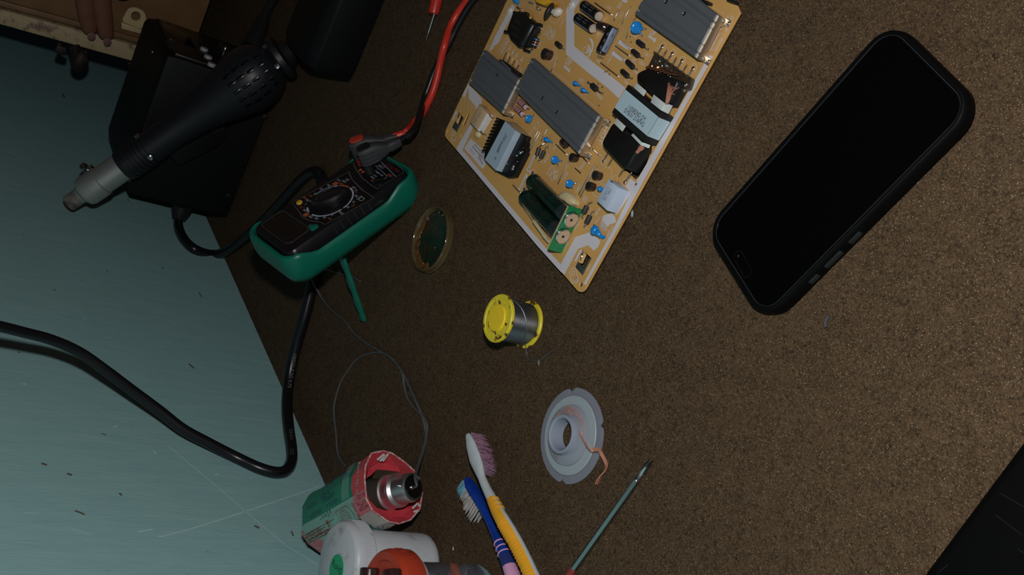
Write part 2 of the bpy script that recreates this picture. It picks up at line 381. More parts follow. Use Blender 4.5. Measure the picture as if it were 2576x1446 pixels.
# black slab at the near corner, close to the camera
bp_ = [at((2312, 1450), .018), at((2580, 1090), .018)]; d_ = (bp_[1] - bp_[0]).normalized(); nrm_ = UP.cross(d_); nrm_ = nrm_ if nrm_.y < 0 or nrm_.x < 0 else -nrm_
if (at((2576, 1446), .018) - bp_[0]).dot(nrm_) < 0: nrm_ = -nrm_
q0, q1 = bp_[0] - d_ * .10, bp_[1] + d_ * .09
bc = thing('black_case', 'scratched black plastic case at the near right corner of the carpet', 'case', (q0 + q1) / 2 * V(1, 1, 0).length * 0 + V((q0.x + q1.x) / 2, (q0.y + q1.y) / 2, 0))
b = MB(); b.prism([q0, q1, q1 + nrm_ * .16, q0 + nrm_ * .16], (0, 0, -.0175)); b.build('case_shell', mat('scuffed_black_plastic', (0.0018, 0.0018, 0.0019), 0.6, spec=0.08), bc, bevel=.005, seg=3)
for p, q in (((2515, 1240), (2576, 1275)), ((2505, 1295), (2570, 1345)), ((2360, 1440), (2385, 1420)), ((2560, 1380), (2576, 1390))):
    b = MB(); b.ribbon([at(p, .0182), at(q, .0182)], .00012); b.build('scratch', mat('grey_scratch', (.014, .015, .016), .7), bc, smooth=False)

# ================================================================== PHONE
def phone():
    zt = 0.0108
    cs = [at(p, zt) for p in ((1783.5, 579.6), (1924.0, 792.3), (2445.8, 267.6), (2238.2, 62.3))]
    o = (cs[0] + cs[1] + cs[2] + cs[3]) / 4; o.z = 0
    u = ((cs[3] - cs[0]) + (cs[2] - cs[1])).normalized(); v = UP.cross(u)
    L = ((cs[3] - cs[0]).length + (cs[2] - cs[1]).length) / 4; Wd = ((cs[1] - cs[0]).length + (cs[2] - cs[3]).length) / 4
    t = thing('smartphone', 'black smartphone in a black case lying screen up on the carpet', 'phone', o)
    Q = lambda a, c, z: o + u * a + v * c + UP * z
    R_ = lambda g, z, r: [Q(x, y, z) for x, y in rrect(-L - g, L + g, -Wd - g, Wd + g, r + g, 8)]
    b = MB(); b.loft([R_(.0008, .0004, .013), R_(.0028, .0028, .013), R_(.0030, .0075, .013), R_(.0022, .0112, .013), R_(.0012, .0118, .013), R_(.0002, .0116, .0128), R_(-.0003, .0100, .0125)], True, True)
    b.build('case', mat('satin_black_case', (0.0022, 0.0023, 0.0026), 0.55, spec=0.10), t, angle=50)
    b = MB(); b.loft([R_(-.0004, .0101, .0125), R_(-.0004, .0106, .0125)]); sc = b.build('screen', mat('black_screen_glass', (0.0015, 0.0015, 0.0017), 0.03, spec=0.35, var=0), t, angle=60)
    b = MB(); b.loft([R_(-.0002, .0105, .0127), R_(-.0002, .0110, .0127), R_(-.0007, .0110, .0122), R_(-.0007, .0105, .0122)], False, False); b.build('screen_edge', mat('grey_lip', (0.022, 0.023, 0.025), 0.3), t)
    a, c = at((1852, 634), .0107), at((1884, 694), .0107)
    cen = (a + c) / 2; hl = (a - c).length / 2; x = (c - a).normalized(); y = UP.cross(x)
    b = MB(); b.ribbon([cen + x * p + y * q for p, q in rrect(-hl, hl, -.0031, .0031, .0030, 6)], .00016, UP, True); b.build('camera_cutout', mat('dark_grey_line', (0.02, 0.02, 0.022), 0.3), sc, smooth=False)
    b = MB(); b.ellipsoid(axis_frame(at((1857, 643.5), .0108), UP), .0009, .0009, .0002, 10, 6); b.build('camera_lens', mat('lens_glass', (0.02, 0.02, 0.03), 0.05, coat=1), sc)
    for p, q in (((2143, 618), (2171, 590)), ((2078, 674), (2118, 632)), ((2040, 715), (2062, 694))):
        A, B_ = at(p, .0068), at(q, .0068); dd = (B_ - A).normalized()
        uu = u if dd.dot(u) > 0 else -u
        cc = (A + B_) / 2; off = (cc - o).dot(v); cc = o + u * (cc - o).dot(u) + v * (math.copysign(Wd + .0031, off)) + UP * .0068
        b = MB(); b.box(frame(cc, u, z=v), (A - B_).length, .0034, .0016); b.build('side_button', mat('satin_black_button', (0.016, 0.018, 0.02), 0.28), t, bevel=.0006)
phone()
# ================================================================== SOLDER SPOOL
def spool():
    c = V(.533, .241, 0)
    t = thing('solder_spool', 'small yellow plastic spool wound with silver solder wire', 'spool', c)
    YEL = stained('grimy_yellow_plastic', (0.72, 0.60, 0.035), (0.10, 0.035, 0.015), 0.4, 170, 0.54, 0.61)
    M = Matrix.Translation(c)
    for z0, nm in ((0.0, 'flange'), (.0255, 'flange')):
        b = MB(); pr_ = [(.0118, z0), (.0170, z0), (.0177, z0 + .0008), (.0177, z0 + .0024), (.0170, z0 + .0032), (.0150, z0 + .0032), (.0146, z0 + .0027), (.0105, z0 + .0027)] if z0 else [(.004, z0), (.0170, z0), (.0177, z0 + .0008), (.0177, z0 + .0018), (.0170, z0 + .0026), (.004, z0 + .0026)]
        b.lathe(M, pr_, 40); b.build(nm, YEL, t, angle=40)
    b = MB(); b.lathe(M @ Matrix.Translation((0, 0, .0262)), [(.0098, 0), (.0098, .0028), (.0094, .0032), (.002, .0033)], 32); b.build('centre_plug', mat('clean_yellow', (0.88, 0.62, 0.025), 0.5), t)
    # a real helix of wire, wound in a flat coil
    b = MB(); P = []; turns = 28; r = .0150
    for i in range(turns * 30 + 1):
        a = 2 * math.pi * i / 30; P.append(c + V(r * math.cos(a), r * math.sin(a), .0032 + .0220 * i / (turns * 30)))
    b.tube(P, .00042, 8); b.build('solder_winding', mat('dull_solder', (0.30, 0.31, 0.34), 0.28, .95, var=0.25, scale=900), t)
    b = MB(); b.lathe(M, [(.0149, .0024), (.0149, .0258)], 32, False, False); b.build('winding_core', mat('dark_solder', (0.13, 0.135, 0.145), 0.4, 1.0), t)
    # loose end crossing the winding and trailing on the carpet
    ccam = (CAM - c); az = math.atan2(ccam.y, ccam.x)
    Q = [c + V(.0158 * math.cos(az + a), .0158 * math.sin(az + a), z) for a, z in ((1.5, .0240), (1.0, .0205), (.55, .017), (.0, .0135), (-.4, .0115), (-.8, .0095), (-1.15, .0062))]
    Q += [at(p, z) for p, z in (((1322, 868), .003), ((1325, 888), .0008), ((1330, 903), .0006), ((1342, 907.5), .0006), ((1358, 906), .0006), ((1374, 893), .0008), ((1392, 880), .0012))]
    b = MB(); b.tube(smooth_path(Q, 6), .00042, 6); b.build('loose_wire', mat('dull_wire', (0.20, 0.21, 0.22), 0.5, .8), t)
spool()
# ================================================================== DESOLDERING WICK SPOOL
def wick():
    c = V(.4376, .2701, 0)
    t = thing('wick_spool', 'flat translucent plastic spool of copper desoldering braid', 'spool', c)
    M = Matrix.Translation(c)
    CL = mat('clear_frosted_plastic', (0.36, 0.385, 0.47), 0.25, var=0.04, scale=60, spec=0.4, alpha=0.40)
    MILK = mat('milky_plastic', (0.34, 0.40, 0.43), 0.4, var=0.05, scale=60, alpha=0.93)
    HUB = mat('frosted_hub', (0.34, 0.39, 0.48), 0.3, var=.05, alpha=0.72)
    b = MB(); n = 96; rings = []
    for r, z in ((.0098, .0004), (.0312, .0004), (.0320, .0009), (.0320, .0017), (.0312, .0020), (.0098, .0018)):
        rr = []
        for k in range(n):
            a = 2 * math.pi * k / n; q = r
            for a0, wd_ in ((-.86, .09), (2.05, .07), (-2.3, .06)):
                d = abs((a - a0 + math.pi) % (2 * math.pi) - math.pi)
                if r > .03 and d < wd_: q = r - .0030 * (1 - d / wd_)
            rr.append(c + V(q * math.cos(a), q * math.sin(a), z))
        rings.append(rr)
    b.loft(rings + [rings[0]], False, False); b.build('wide_disc', CL, t, angle=50)
    b = MB(); b.lathe(M, [(.0110, .0033), (.0110, .0021), (.0262, .0021), (.0266, .0026), (.0260, .0031), (.0110, .0033)], 56, False, False); b.build('milky_disc', MILK, t)
    b = MB(); b.lathe(M, [(.0205, .0034), (.0200, .0052), (.0180, .0064), (.0150, .0070), (.0128, .0080)], 48, False, False); b.build('winding_cover', mat('hazy_cover', (0.36, 0.40, 0.46), .3, var=.1, scale=120, alpha=.45), t)
    b = MB(); b.lathe(M, [(.0128, .0034), (.0128, .0096), (.0124, .0104), (.0116, .0105), (.0108, .0098), (.0101, .0060), (.0097, .0006), (.0094, .0006), (.0098, .0062), (.0106, .0102), (.0116, .0110), (.0128, .0108), (.0132, .0098), (.0132, .0034)], 44, False, False); b.build('hub', HUB, t)
    b = MB()
    for k, (r, z) in enumerate(((.0145, .0042), (.0156, .0050), (.0167, .0044), (.0178, .0050), (.0150, .0058), (.0168, .0056))):
        P = [c + V(r * math.cos(a), r * math.sin(a), z + .0003 * math.sin(5 * a + k)) for a in [-2.6 + k * .3 + i * .10 for i in range(30)]]
        b.tube(P, .0007, 5)
    b.build('copper_braid', COP, t)
    P = [c + V(.0172 * math.cos(a), .0172 * math.sin(a), .0056) for a in (-1.5, -1.2, -.95)] + [at(p, z) for p, z in (((1478, 1125), .006), ((1494, 1130), .0055), ((1507, 1132), .005), ((1516, 1147), .004), ((1525, 1166), .0028), ((1522, 1182), .002), ((1509, 1200), .0014), ((1500, 1218), .0014))]
    S = smooth_path(P, 5); b = MB(); rings = []
    for i, p in enumerate(S):
        tt = (S[min(i + 1, len(S) - 1)] - S[max(i - 1, 0)]).normalized(); tw = .5 + .9 * math.sin(i * .16); sx = tt.cross(UP).normalized(); sx = (sx * math.cos(tw) + tt.cross(sx) * math.sin(tw)); sy = tt.cross(sx)
        rings.append([p + sx * x * .0012 + sy * y * .00035 for x, y in ((-1, -1), (1, -1), (1, 1), (-1, 1))])
    b.loft(rings); b.build('braid_end', COP, t, angle=20)
wick()
# ================================================================== FLUX DISH
def dish():
    c = V(.6983, .2566, 0)
    t = thing('flux_dish', 'small round glass dish of dark greenish flux with an amber rim', 'dish', c)
    M = Matrix.Translation(c) @ Matrix.Diagonal((.92, .92, 1, 1))
    b = MB(); b.lathe(M, [(.0290, 0), (.0310, .0006), (.0318, .0020), (.0318, .0030), (.0312, .0036), (.0314, .0048), (.0312, .0068), (.0306, .0076), (.0299, .0076), (.0293, .0068), (.0285, .0036), (.0262, .0022)], 56); b.build('glass_rim', mat('amber_glass', (0.12, 0.086, 0.036), 0.10, var=.35, scale=70, alpha=.72, coat=1.0), t)
    b = MB(); b.lathe(M, [(.0284, .0034), (.0245, .0042), (.0222, .0036), (.0120, .0034), (.001, .0035)], 48, False, True); b.build('flux', stained('dark_green_flux', (0.012, 0.020, 0.013), (0.030, 0.020, 0.008), 0.18, 90, .5, .62, bump=.5, bscale=160), t)
    b = MB()
    for i in range(46):
        a = random.uniform(-.4, 2.3); r = random.uniform(.0215, .0262); p = c + V(r * math.cos(a), r * math.sin(a), .0043)
        b.ellipsoid(Matrix.Translation(p) @ Matrix.Rotation(a, 4, 'Z'), random.uniform(.001, .003), random.uniform(.0015, .0045), random.uniform(.0006, .0013), 8, 5)
    o = b.build('amber_crust', stained('amber_rosin', (0.13, 0.055, 0.016), (0.05, 0.024, 0.008), 0.2, 200, bump=.4), t); o['kind'] = 'stuff'
    for p in ((1104, 534), (1114, 541), (1078, 551), (1124, 579), (1094, 623), (1047, 578)):
        b = MB(); q = at(p, .0052); b.ellipsoid(Matrix.Translation(q), .0009, .0009, .0008, 8, 5); b.build('solder_bead', SOLD, t)
dish()
# ================================================================== JARS
def jars():
    c = V(.510, .450, 0); M = Matrix.Translation(c)
    t = thing('plastic_jar', 'grubby white plastic jar with a screw lid and round green sticker', 'jar', c)
    GW = stained('grubby_white_plastic', (0.50, 0.53, 0.56), (0.28, 0.25, 0.18), 0.4, 70, .55, .75, var=.05)
    b = MB(); b.lathe(M, [(.010, 0), (.0195, 0), (.0222, .0012), (.0240, .004), (.0244, .008), (.0244, .050), (.0238, .056), (.022, .060), (.022, .066)], 48); b.build('jar_body', GW, t)
    b = MB(); b.lathe(M, [(.0300, .0600), (.0305, .0606), (.0305, .0708), (.0300, .0738), (.0288, .0760), (.0270, .0770), (.002, .0772)], 64); lid = b.build('jar_lid', GW, t)
    for k in range(110):
        a = 2 * math.pi * k / 110
        if math.cos(a - math.atan2(-c.y, -c.x)) < -.1: continue
        b = MB(); p = c + V(.0305 * math.cos(a), .0305 * math.sin(a), .0654); b.box(frame(p, (-math.sin(a), math.cos(a), 0), z=(math.cos(a), math.sin(a), 0)), .0008, .0090, .0007); b.build('grip_rib', GW, lid, smooth=False)
    s0 = at((846, 1432), .0773)
    b = MB(); b.lathe(Matrix.Translation((s0.x, s0.y, .0771)), [(.0108, 0), (.0108, .0003), (.001, .0003)], 40); st = b.build('green_sticker', mat('green_sticker', (0.02, 0.36, 0.16), 0.5, var=.04), lid)
    p, q = at((838, 1417), .0775), at((856, 1438), .0775)
    b = MB(); b.text('RoHS', at((847, 1427), .07755), (q - p), UP, .0072, 'CENTER'); b.build('lettering', mat('dark_green_ink', (0.01, 0.05, 0.035), 0.6), st, smooth=False)
    # the jar with a red lid, dark parts resting on the lid
    c = V(.4385, .4145, 0); M = Matrix.Translation(c)
    t = thing('plastic_jar', 'clear plastic jar with a red screw lid, holding loose parts', 'jar', c)
    RED = mat('red_lid_plastic', (0.42, 0.045, 0.018), 0.4, var=.1, scale=60)
    CLR = mat('smoky_clear_plastic', (0.62, 0.60, 0.68), 0.12, trans=0.92, var=.03, ior=1.12, spec=0.5)
    b = MB(); b.lathe(M, [(.001, .0006), (.016, .0006), (.0205, .0018), (.0228, .006), (.0233, .012), (.0233, .058), (.0255, .062), (.0255, .0645)], 48, True, False); b.build('jar_body', CLR, t)
    b = MB(); b.lathe(M, [(.0258, .0590), (.0268, .0594), (.0268, .0606), (.0258, .0610)], 48, False, False); b.build('neck_ring', mat('pinkish_clear', (0.6, 0.5, 0.56), .2, trans=.5), t)
    b = MB(); b.lathe(M, [(.0305, .0640), (.0311, .0650), (.0311, .0770), (.0302, .0800), (.0285, .0815), (.0235, .0815), (.0225, .0800), (.001, .0800)], 56); lid = b.build('jar_lid', RED, t)
    for k in range(22):
        a = 2 * math.pi * k / 22; b = MB(); p = c + V(.0311 * math.cos(a), .0311 * math.sin(a), .0712); b.box(frame(p, (-math.sin(a), math.cos(a), .35), z=(math.cos(a), math.sin(a), 0)), .0010, .0085, .0009); b.build('grip_rib', RED, lid, bevel=.0003)
    cont = [((1135, 1434), .012, .005, (0.50, 0.10, 0.03)), ((1170, 1440), .010, .006, (0.13, 0.14, 0.15)), ((1190, 1440), .010, .005, (0.06, 0.065, 0.07)), ((1212, 1430), .010, .0042, (0.50, 0.44, 0.34)), ((1222, 1444), .007, .004, (0.50, 0.12, 0.04)), ((1095, 1440), .016, .004, (0.30, 0.07, 0.04)), ((1150, 1446), .008, .005, (0.10, 0.10, 0.12))]
    for i, (p, z, s, col) in enumerate(cont):
        q = at(p, z + .006); d = V(q.x - c.x, q.y - c.y, 0)
        if d.length > .0165: d *= .0165 / d.length
        q = V(c.x + d.x, c.y + d.y, max(q.z, .008))
        ob = MB(); ob.box(frame(q, V(math.cos(i * 1.7), math.sin(i * 1.7), .3), V(-math.sin(i * 1.7), math.cos(i * 1.7), .2)), s * 1.9, s * 1.5, s * 1.2)
        nm = ['orange', 'light grey', 'dark grey', 'cream', 'small orange', 'dull red', 'blue grey'][i]
        o = ob.build('spare_part', mat('part_%s' % nm.replace(' ', '_'), col, .5), None, bevel=s * .2); tag(o, nm + ' plastic part inside the clear jar with the red lid', 'part')
    # two maroon electrolytic capacitors lying on the red lid
    MAR = mat('maroon_sleeve', (0.035, 0.012, 0.012), 0.25, coat=.3)
    for k, (p, q, side) in enumerate((((931, 1423), (926, 1490), 'nearer the white jar'), ((985, 1429), (988, 1490), 'farther from the white jar'))):
        z = .0815 + .0066; A, B_ = at(p, z), at(q, z); d = (B_ - A).normalized(); A = A + d * .001
        t2 = thing('capacitor', 'maroon electrolytic capacitor lying on the red lid, ' + side, 'capacitor', (A.x, A.y, .0815), 'capacitors on the red lid')
        b = MB(); b.lathe(axis_frame(A, d), [(.0054, 0), (.0063, .0005), (.0065, .0012), (.0065, .021)], 28); b.build('sleeve', MAR, t2)
        if k == 0:
            nn = (CAM - A).normalized(); nn = (nn - d * nn.dot(d)).normalized(); w2 = frame(A, d, z=nn)
            b = MB(); b.text('22', A + d * .006 + nn * .00665 - d.cross(nn) * .0005, d, nn, .0026); b.build('lettering', mat('grey_ink', (.35, .33, .33), .6), t2, smooth=False)
jars()
# ================================================================== LIGHT BULB IN ITS TORN BOX
BOXD = V(.55, .835, 0).normalized(); BOXO = V(.545, .405, .031)
def bulb_box():
    kk = crop(740, 1110, .2324)
    rim = [(934, 1140), (963, 1134), (986, 1140), (1016, 1161), (1042, 1184), (1062, 1240), (1056, 1280), (1033, 1307), (1003, 1317), (977, 1312), (937, 1284), (921, 1254), (919, 1228), (917, 1203), (919, 1173)]
    Rm = [on_plane(p, BOXO, BOXD) for p in rim]
    far_px = {0: (777, 1259), 13: (763, 1289), 10: (759, 1363), 9: (805, 1403)}
    Lb = .100; FO = BOXO + BOXD * Lb
    dv = sum(((on_plane(px, FO, BOXD) - Rm[i]) for i, px in far_px.items()), Vector()) / len(far_px)
    zmin = min(p.z for p in Rm)
    t = thing('bulb_box', 'crumpled green and red cardboard light bulb box lying open', 'box', V(BOXO.x + .02, BOXO.y + .04, 0))
    cen = sum(Rm, Vector()) / len(Rm)
    Fm = [cen + (p - cen) * .93 + dv for p in Rm]
    for P_ in (Rm, Fm):
        for p in P_:
            p.y = min(p.y, WALLY - .002); p.z = max(p.z, .0012)
    n = len(Rm)
    mats = [mat('box_dark_green', (0.022, 0.19, 0.115), .45, var=.25, scale=120), mat('box_pale_green', (0.20, 0.40, 0.33), .45, var=.1, scale=100), mat('box_red', (0.50, 0.065, 0.075), .45, var=.15, scale=120), mat('box_pink', (0.50, 0.16, 0.18), .5, var=.1), mat('box_white', (0.50, 0.50, 0.47), .5, var=.12)]
    # wall of the box: stations along the length, colour bands across
    st = [0, .12, .2, .5, .8, .93, 1]
    band = lambda i, s: (2 if s == 0 and i not in (10, 11) else 3) if s < 2 else 0
    b = MB(); rows = []
    for s in st: rows.append(b.ring([Rm[i].lerp(Fm[i], s) + (cen.lerp(cen + dv, s) - Rm[i].lerp(Fm[i], s)).normalized() * (.0006 * ((i * 7 + int(s * 10)) % 3)) for i in range(n)]))
    for s in range(len(st) - 1):
        for i in range(n):
            j = (i + 1) % n
            side = i
            if s < 2: mi = 2 if (side in (0, 1, 2, 3, 4, 5, 12, 13) or side in (6, 7)) else (3 if side in (10, 11) else 4 if side in (8, 9) else 2)
            else: mi = 1 if side in (8, 9, 10, 11) else 0
            if s >= 4 and side in (9, 10): mi = 3 if side == 9 else 1
            b.bm.faces.new((rows[s][i], rows[s][j], rows[s + 1][j], rows[s + 1][i])).material_index = mi
    b.cap(rows[-1], False, 0)
    bx = b.build('carton', mats, t, angle=18)
    # torn flaps folded inwards (red) and brown card inside
    inn = [(919, 1208), (935, 1194), (948, 1181), (975, 1183), (1000, 1186), (1034, 1196), (1052, 1215), (1056, 1245), (1040, 1262), (1020, 1277), (1000, 1283), (968, 1283), (948, 1277), (930, 1258), (922, 1236)]
    ordr = [13, 0, 1, 2, 3, 4, 5, 6, 7, 8, 9, 10, 11, 12]
    In = [on_plane(p, BOXO + BOXD * .012, BOXD) for p in inn]
    # match order by angle around the axis
    ax = BOXD.cross(UP).normalized()
    an = lambda p: math.atan2((p - cen - BOXD * ((p - cen).dot(BOXD))).dot(UP), (p - cen).dot(ax))
    Rs = sorted(Rm, key=an); Is = sorted(In, key=an)
    b = MB(); A = b.ring(Rs)
    mid = b.ring([r.lerp(i, .5) + BOXD * (.002 + .002 * (k % 2)) for k, (r, i) in enumerate(zip(Rs, Is))]); B_ = b.ring(Is)
    b.skin(A, mid); b.skin(mid, B_); fl_ = b.build('end_flap', mat('flap_red', (0.56, 0.05, 0.07), .45, var=.1, scale=200, bump=.4, bscale=300), t, angle=25)
    b = MB(); b.loft([[p + BOXD * .0005 for p in Is], [cen + (p - cen) * 1.05 + dv * .25 for p in Is], [cen + (p - cen) * .85 + dv * .8 for p in Is]], False, True); b.build('card_lining', mat('brown_card', (0.17, 0.125, 0.075), .8, var=.2), t)
    b = MB(); rp = [p - BOXD * .0002 for p in Rm]; b.tube(rp + [rp[0], rp[1]], .00065, 5); b.build('torn_edge', stained('torn_paper', (0.50, 0.16, 0.17), (0.55, 0.48, 0.42), .9, 400, .48, .56), t)
    # printing
    def face(i, s0): # frame on side i at lengthwise fraction s0
        j = (i + 1) % n; a = Rm[i].lerp(Fm[i], s0); c = Rm[j].lerp(Fm[j], s0); xd = (Fm[i] - Rm[i]).normalized(); nn = xd.cross(c - a).normalized()
        if nn.dot((a + c) / 2 - cen.lerp(cen + dv, s0)) < 0: nn = -nn
        return a, c, xd, nn
    INK = mat('dark_red_ink', (0.20, 0.015, 0.02), .6); WINK = mat('pale_ink', (0.52, 0.42, 0.42), .6); NAVY = mat('navy_ink', (0.02, 0.025, 0.07), .6); WGR = mat('pale_green_ink', (0.35, 0.55, 0.47), .6)
    def onface(i, s, f, h=.0011):
        j = (i + 1) % n; a = Rm[i].lerp(Fm[i], s); c = Rm[j].lerp(Fm[j], s); _, _, xd, nn = face(i, s); return a.lerp(c, f) + nn * h, xd, nn
    a, c, xd, nn = face(10, .1)
    across = (c - a).normalized()
    def wr(txt, i, s, f, size, m, d=None, ln=None):
        o, xd, nn = onface(i, s, f); a, c, _, _ = face(i, s); ac = (c - a).normalized()
        dd = {'along': xd, 'back': -xd, 'across': ac, 'racross': -ac}[d or 'back']
        b = MB(); b.text(txt, o, dd, nn, size, 'CENTER', ln); return b.build('lettering', m, bx, smooth=False)
    wr('100 W', 11, .055, .45, .0058, INK, 'back', .014); wr('BC | CC', 10, .06, .92, .0030, INK, 'back', .012); wr('230 V', 10, .06, .70, .0030, INK, 'back', .009); wr('GLS LAMP', 10, .065, .48, .0030, INK, 'back', .013)
    wr('MFD: 11/21', 10, .17, .45, .0034, INK, 'across', .016); wr('er life / long', 13, .09, .3, .0055, WINK, 'across')
    for tx_, s_, f_, z_, l_ in (('LAMP PVT. LTD.', .82, .80, .0030, .022), ('Customer Care & Registered', .80, .68, .0024, .034), ('Office, 560001 INDIA', .84, .57, .0024, .026), ('Unit, Tal. Industrial Area', .80, .42, .0024, .036), ('1000 LUMEN  100W', .74, .31, .0024, .040), ('NET QTY 1 N', .60, .22, .0024, .016), ('MRP incl. of all taxes', .80, .10, .0024, .034)): wr(tx_, 10, s_, f_, z_, INK, 'back', l_)
    wr('B', 10, .58, .74, .0075, INK, 'back'); wr('W', 9, .20, .25, .0070, NAVY, 'back')
    wr('10', 10, .96, .9, .0080, mat('box_red', (0.5, .06, .07)), 'across'); wr('o & 10', 9, .92, .6, .0050, WINK, 'across')
    for fa, fb, sa, sb in ((.86, .86, .48, 1.0), (.30, .30, .48, 1.0), (.12, .12, .45, 1.0)):
        p, _, nn = onface(10, sa, fa); q, _, _ = onface(10, sb, fb); b = MB(); b.ribbon([p, q], .00035, nn); b.build('printed_line', INK, bx, smooth=False)
    for k in range(5):
        P = []
        for i in (12, 13, 14, 0):
            for f_ in (0, .33, .66):
                p, _, nn = onface(i, .235 + k * .022, f_, .0009); P.append(p)
        b = MB(); b.ribbon(P, .0008, nn); b.build('printed_line', WGR, bx, smooth=False)
    # shield emblem with dotted rings, and the dotted sun on the white panel
    p, xd, nn = onface(10, .33, .48); ac = nn.cross(xd); b = MB()
    b.ribbon([p + xd * x + ac * y for x, y in ((.009, .008), (-.008, .0095), (-.012, .001), (-.008, -.0085), (.009, -.008))], .0004, nn, True); b.build('shield_outline', INK, bx, smooth=False)
    b = MB()
    for r in (.0018, .003, .0042, .0055, .0068):
        for k in range(int(r * 4200)):
            a = 2 * math.pi * k / int(r * 4200); q = p + xd * r * math.cos(a) + ac * r * math.sin(a); b.ribbon([q - ac * .0003, q + ac * .0003], .0006, nn)
    o = b.build('dotted_rings', INK, bx, smooth=False); o['kind'] = 'stuff'
    p, xd, nn = onface(8, .16, .3); ac = nn.cross(xd); b = MB()
    for r in (.003, .0045, .006, .0075, .009):
        for k in range(12):
            a = 2 * math.pi * k / 12 + r * 300; q = p + xd * r * math.cos(a) + ac * r * math.sin(a); b.ribbon([q - ac * .0004, q + ac * .0004], .0006 + r * .05, nn)
    o = b.build('dotted_sun', NAVY, bx, smooth=False); o['kind'] = 'stuff'
    # blue handwriting scribbled over the green side
    random.seed(3)
    for i, s0, f0 in ((12, .40, .5), (13, .45, .2), (13, .5, .7), (14, .5, .5), (13, .72, .45), (12, .66, .4), (14, .30, .6), (11, .5, .6)):
        P = []
        for k in range(15):
            q, xd, nn = onface(i, s0 + k * .012, min(.98, max(.02, f0 + .22 * math.sin(k * 1.9 + i) + random.uniform(-.1, .1))), .0012); P.append(q)
        b = MB(); b.ribbon(smooth_path(P, 3), .00045, nn); b.build('pen_scribble', mat('blue_pen', (0.012, 0.03, 0.11), .5), bx, smooth=False)
    for pts in (((944, 1160), (962, 1145)), ((951, 1163), (966, 1149)), ((958, 1163), (972, 1144))):
        P = [on_plane(q, BOXO + BOXD * .0024 - V(0, 0, 0), BOXD) for q in pts]; b = MB(); b.ribbon([p - BOXD * .003 for p in P], .0016, -BOXD); b.build('white_print', mat('box_white', (.5, .5, .47)), fl_, smooth=False)
    for pts in (((1035, 1290), (1050, 1286)), ((1032, 1282), (1046, 1268)), ((1046, 1268), (1050, 1277))):
        P = [on_plane(q, BOXO + BOXD * .0024, BOXD) for q in pts]; b = MB(); b.ribbon([p - BOXD * .003 for p in P], .0016, -BOXD); b.build('white_print', mat('box_white', (.5, .5, .47)), fl_, smooth=False)
    # ---- the bulb
    c1 = on_plane((1040, 1224), BOXO - BOXD * .016, BOXD); c0 = on_plane((955, 1245), BOXO + BOXD * .020, BOXD); ad = (c1 - c0).normalized(); Lc = (c1 - c0).length
    t2 = thing('light_bulb', 'clear light bulb in the torn box with two grey wires soldered to its cap', 'bulb', c0)
    Mx = axis_frame(c0, ad); rC = .0112
    SH = mat('aluminium_cap', (0.62, 0.62, 0.64), 0.36, 1.0, var=.1)
    b = MB(); b.lathe(Mx, [(rC * 1.12, .0100), (rC * 1.14, .0105), (rC * 1.10, .0125), (rC * 1.10, .0190), (rC * 1.12, .0200), (rC * 1.10, .0220), (rC * 1.0, .0245), (rC, Lc - .003), (rC * .95, Lc - .0008), (rC * .80, Lc)], 40); b.build('bulb_cap', SH, t2, angle=40)
    for z0, rr_, w_ in ((.0112, 1.22, .0010), (.0206, 1.20, .0022)):
        b = MB(); b.lathe(Mx, [(rC * 1.12, z0 - w_), (rC * rr_, z0 - w_ * .5), (rC * rr_, z0 + w_ * .4), (rC * 1.02, z0 + w_ * 1.5)], 40, False, False); b.build('cap_ring', mat('cap_bevel_highlight', (0.78, 0.78, 0.79), .42, 1.0), t2)  # raised rings; their brighter metal paints in the highlights of the cap's bevels
    b = MB(); b.lathe(Mx, [(rC * .84, Lc - .0006), (rC * .78, Lc + .0009), (rC * .3, Lc + .0016), (.0002, Lc + .0017)], 32); cp = b.build('cap_insulator', mat('black_glass', (0.006, 0.006, 0.006), .08), t2)
    b = MB(); b.lathe(Mx, [(.0100, -.040), (.0150, -.035), (.0163, -.026), (.0150, -.012), (.0132, .002), (.0126, .0105)], 36, True, False); b.build('glass_envelope', mat('smoky_bulb_glass', (0.30, 0.28, 0.24), .06, trans=.85, ior=1.2), t2)
    for sg in (1, -1):
        p = c0 + ad * (Lc - .004) + (UP - ad * ad.z).normalized() * sg * rC; b = MB(); b.lathe(axis_frame(p, (UP - ad * ad.z).normalized() * sg), [(.0009, -.001), (.0009, .0016), (.0006, .002)], 10); b.build('bayonet_pin', STEEL, t2)
    e = c0 + ad * (Lc + .0016); s1 = on_plane((1037, 1226), e, ad); s2 = on_plane((1047, 1207), e, ad)
    for s_ in (s1, s2):
        b = MB(); b.ellipsoid(axis_frame(s_, ad), .0022, .0017, .0014, 10, 6); b.build('solder_joint', SOLD, t2)
    GW_ = mat('grey_insulation', (0.075, 0.08, 0.083), .55)
    W1 = [s1, s1 + ad * .006 + V(-.001, -.001, .002)] + [at(p, z) for p, z in (((1044, 1197), .030), ((1055, 1160), .016), ((1068, 1118), .006), ((1074, 1085), .0016), ((1073, 1062), .0013), ((1060, 1040), .0013), ((1047, 1012), .0026), ((1029, 970), .0013), ((1012, 935), .0013), ((985, 900), .0026), ((960, 885), .0013), ((925, 865), .0018), ((890, 838), .003), ((870, 810), .003), ((840, 785), .0022), ((815, 757), .0016), ((797, 728), .0075), ((786, 707), .0140), ((786, 692), .0150), ((798, 681), .0150), ((820, 677), .0080), ((843, 684), .0014), ((862, 690), .0014), ((885, 695), .0014), ((906, 707), .0014))]
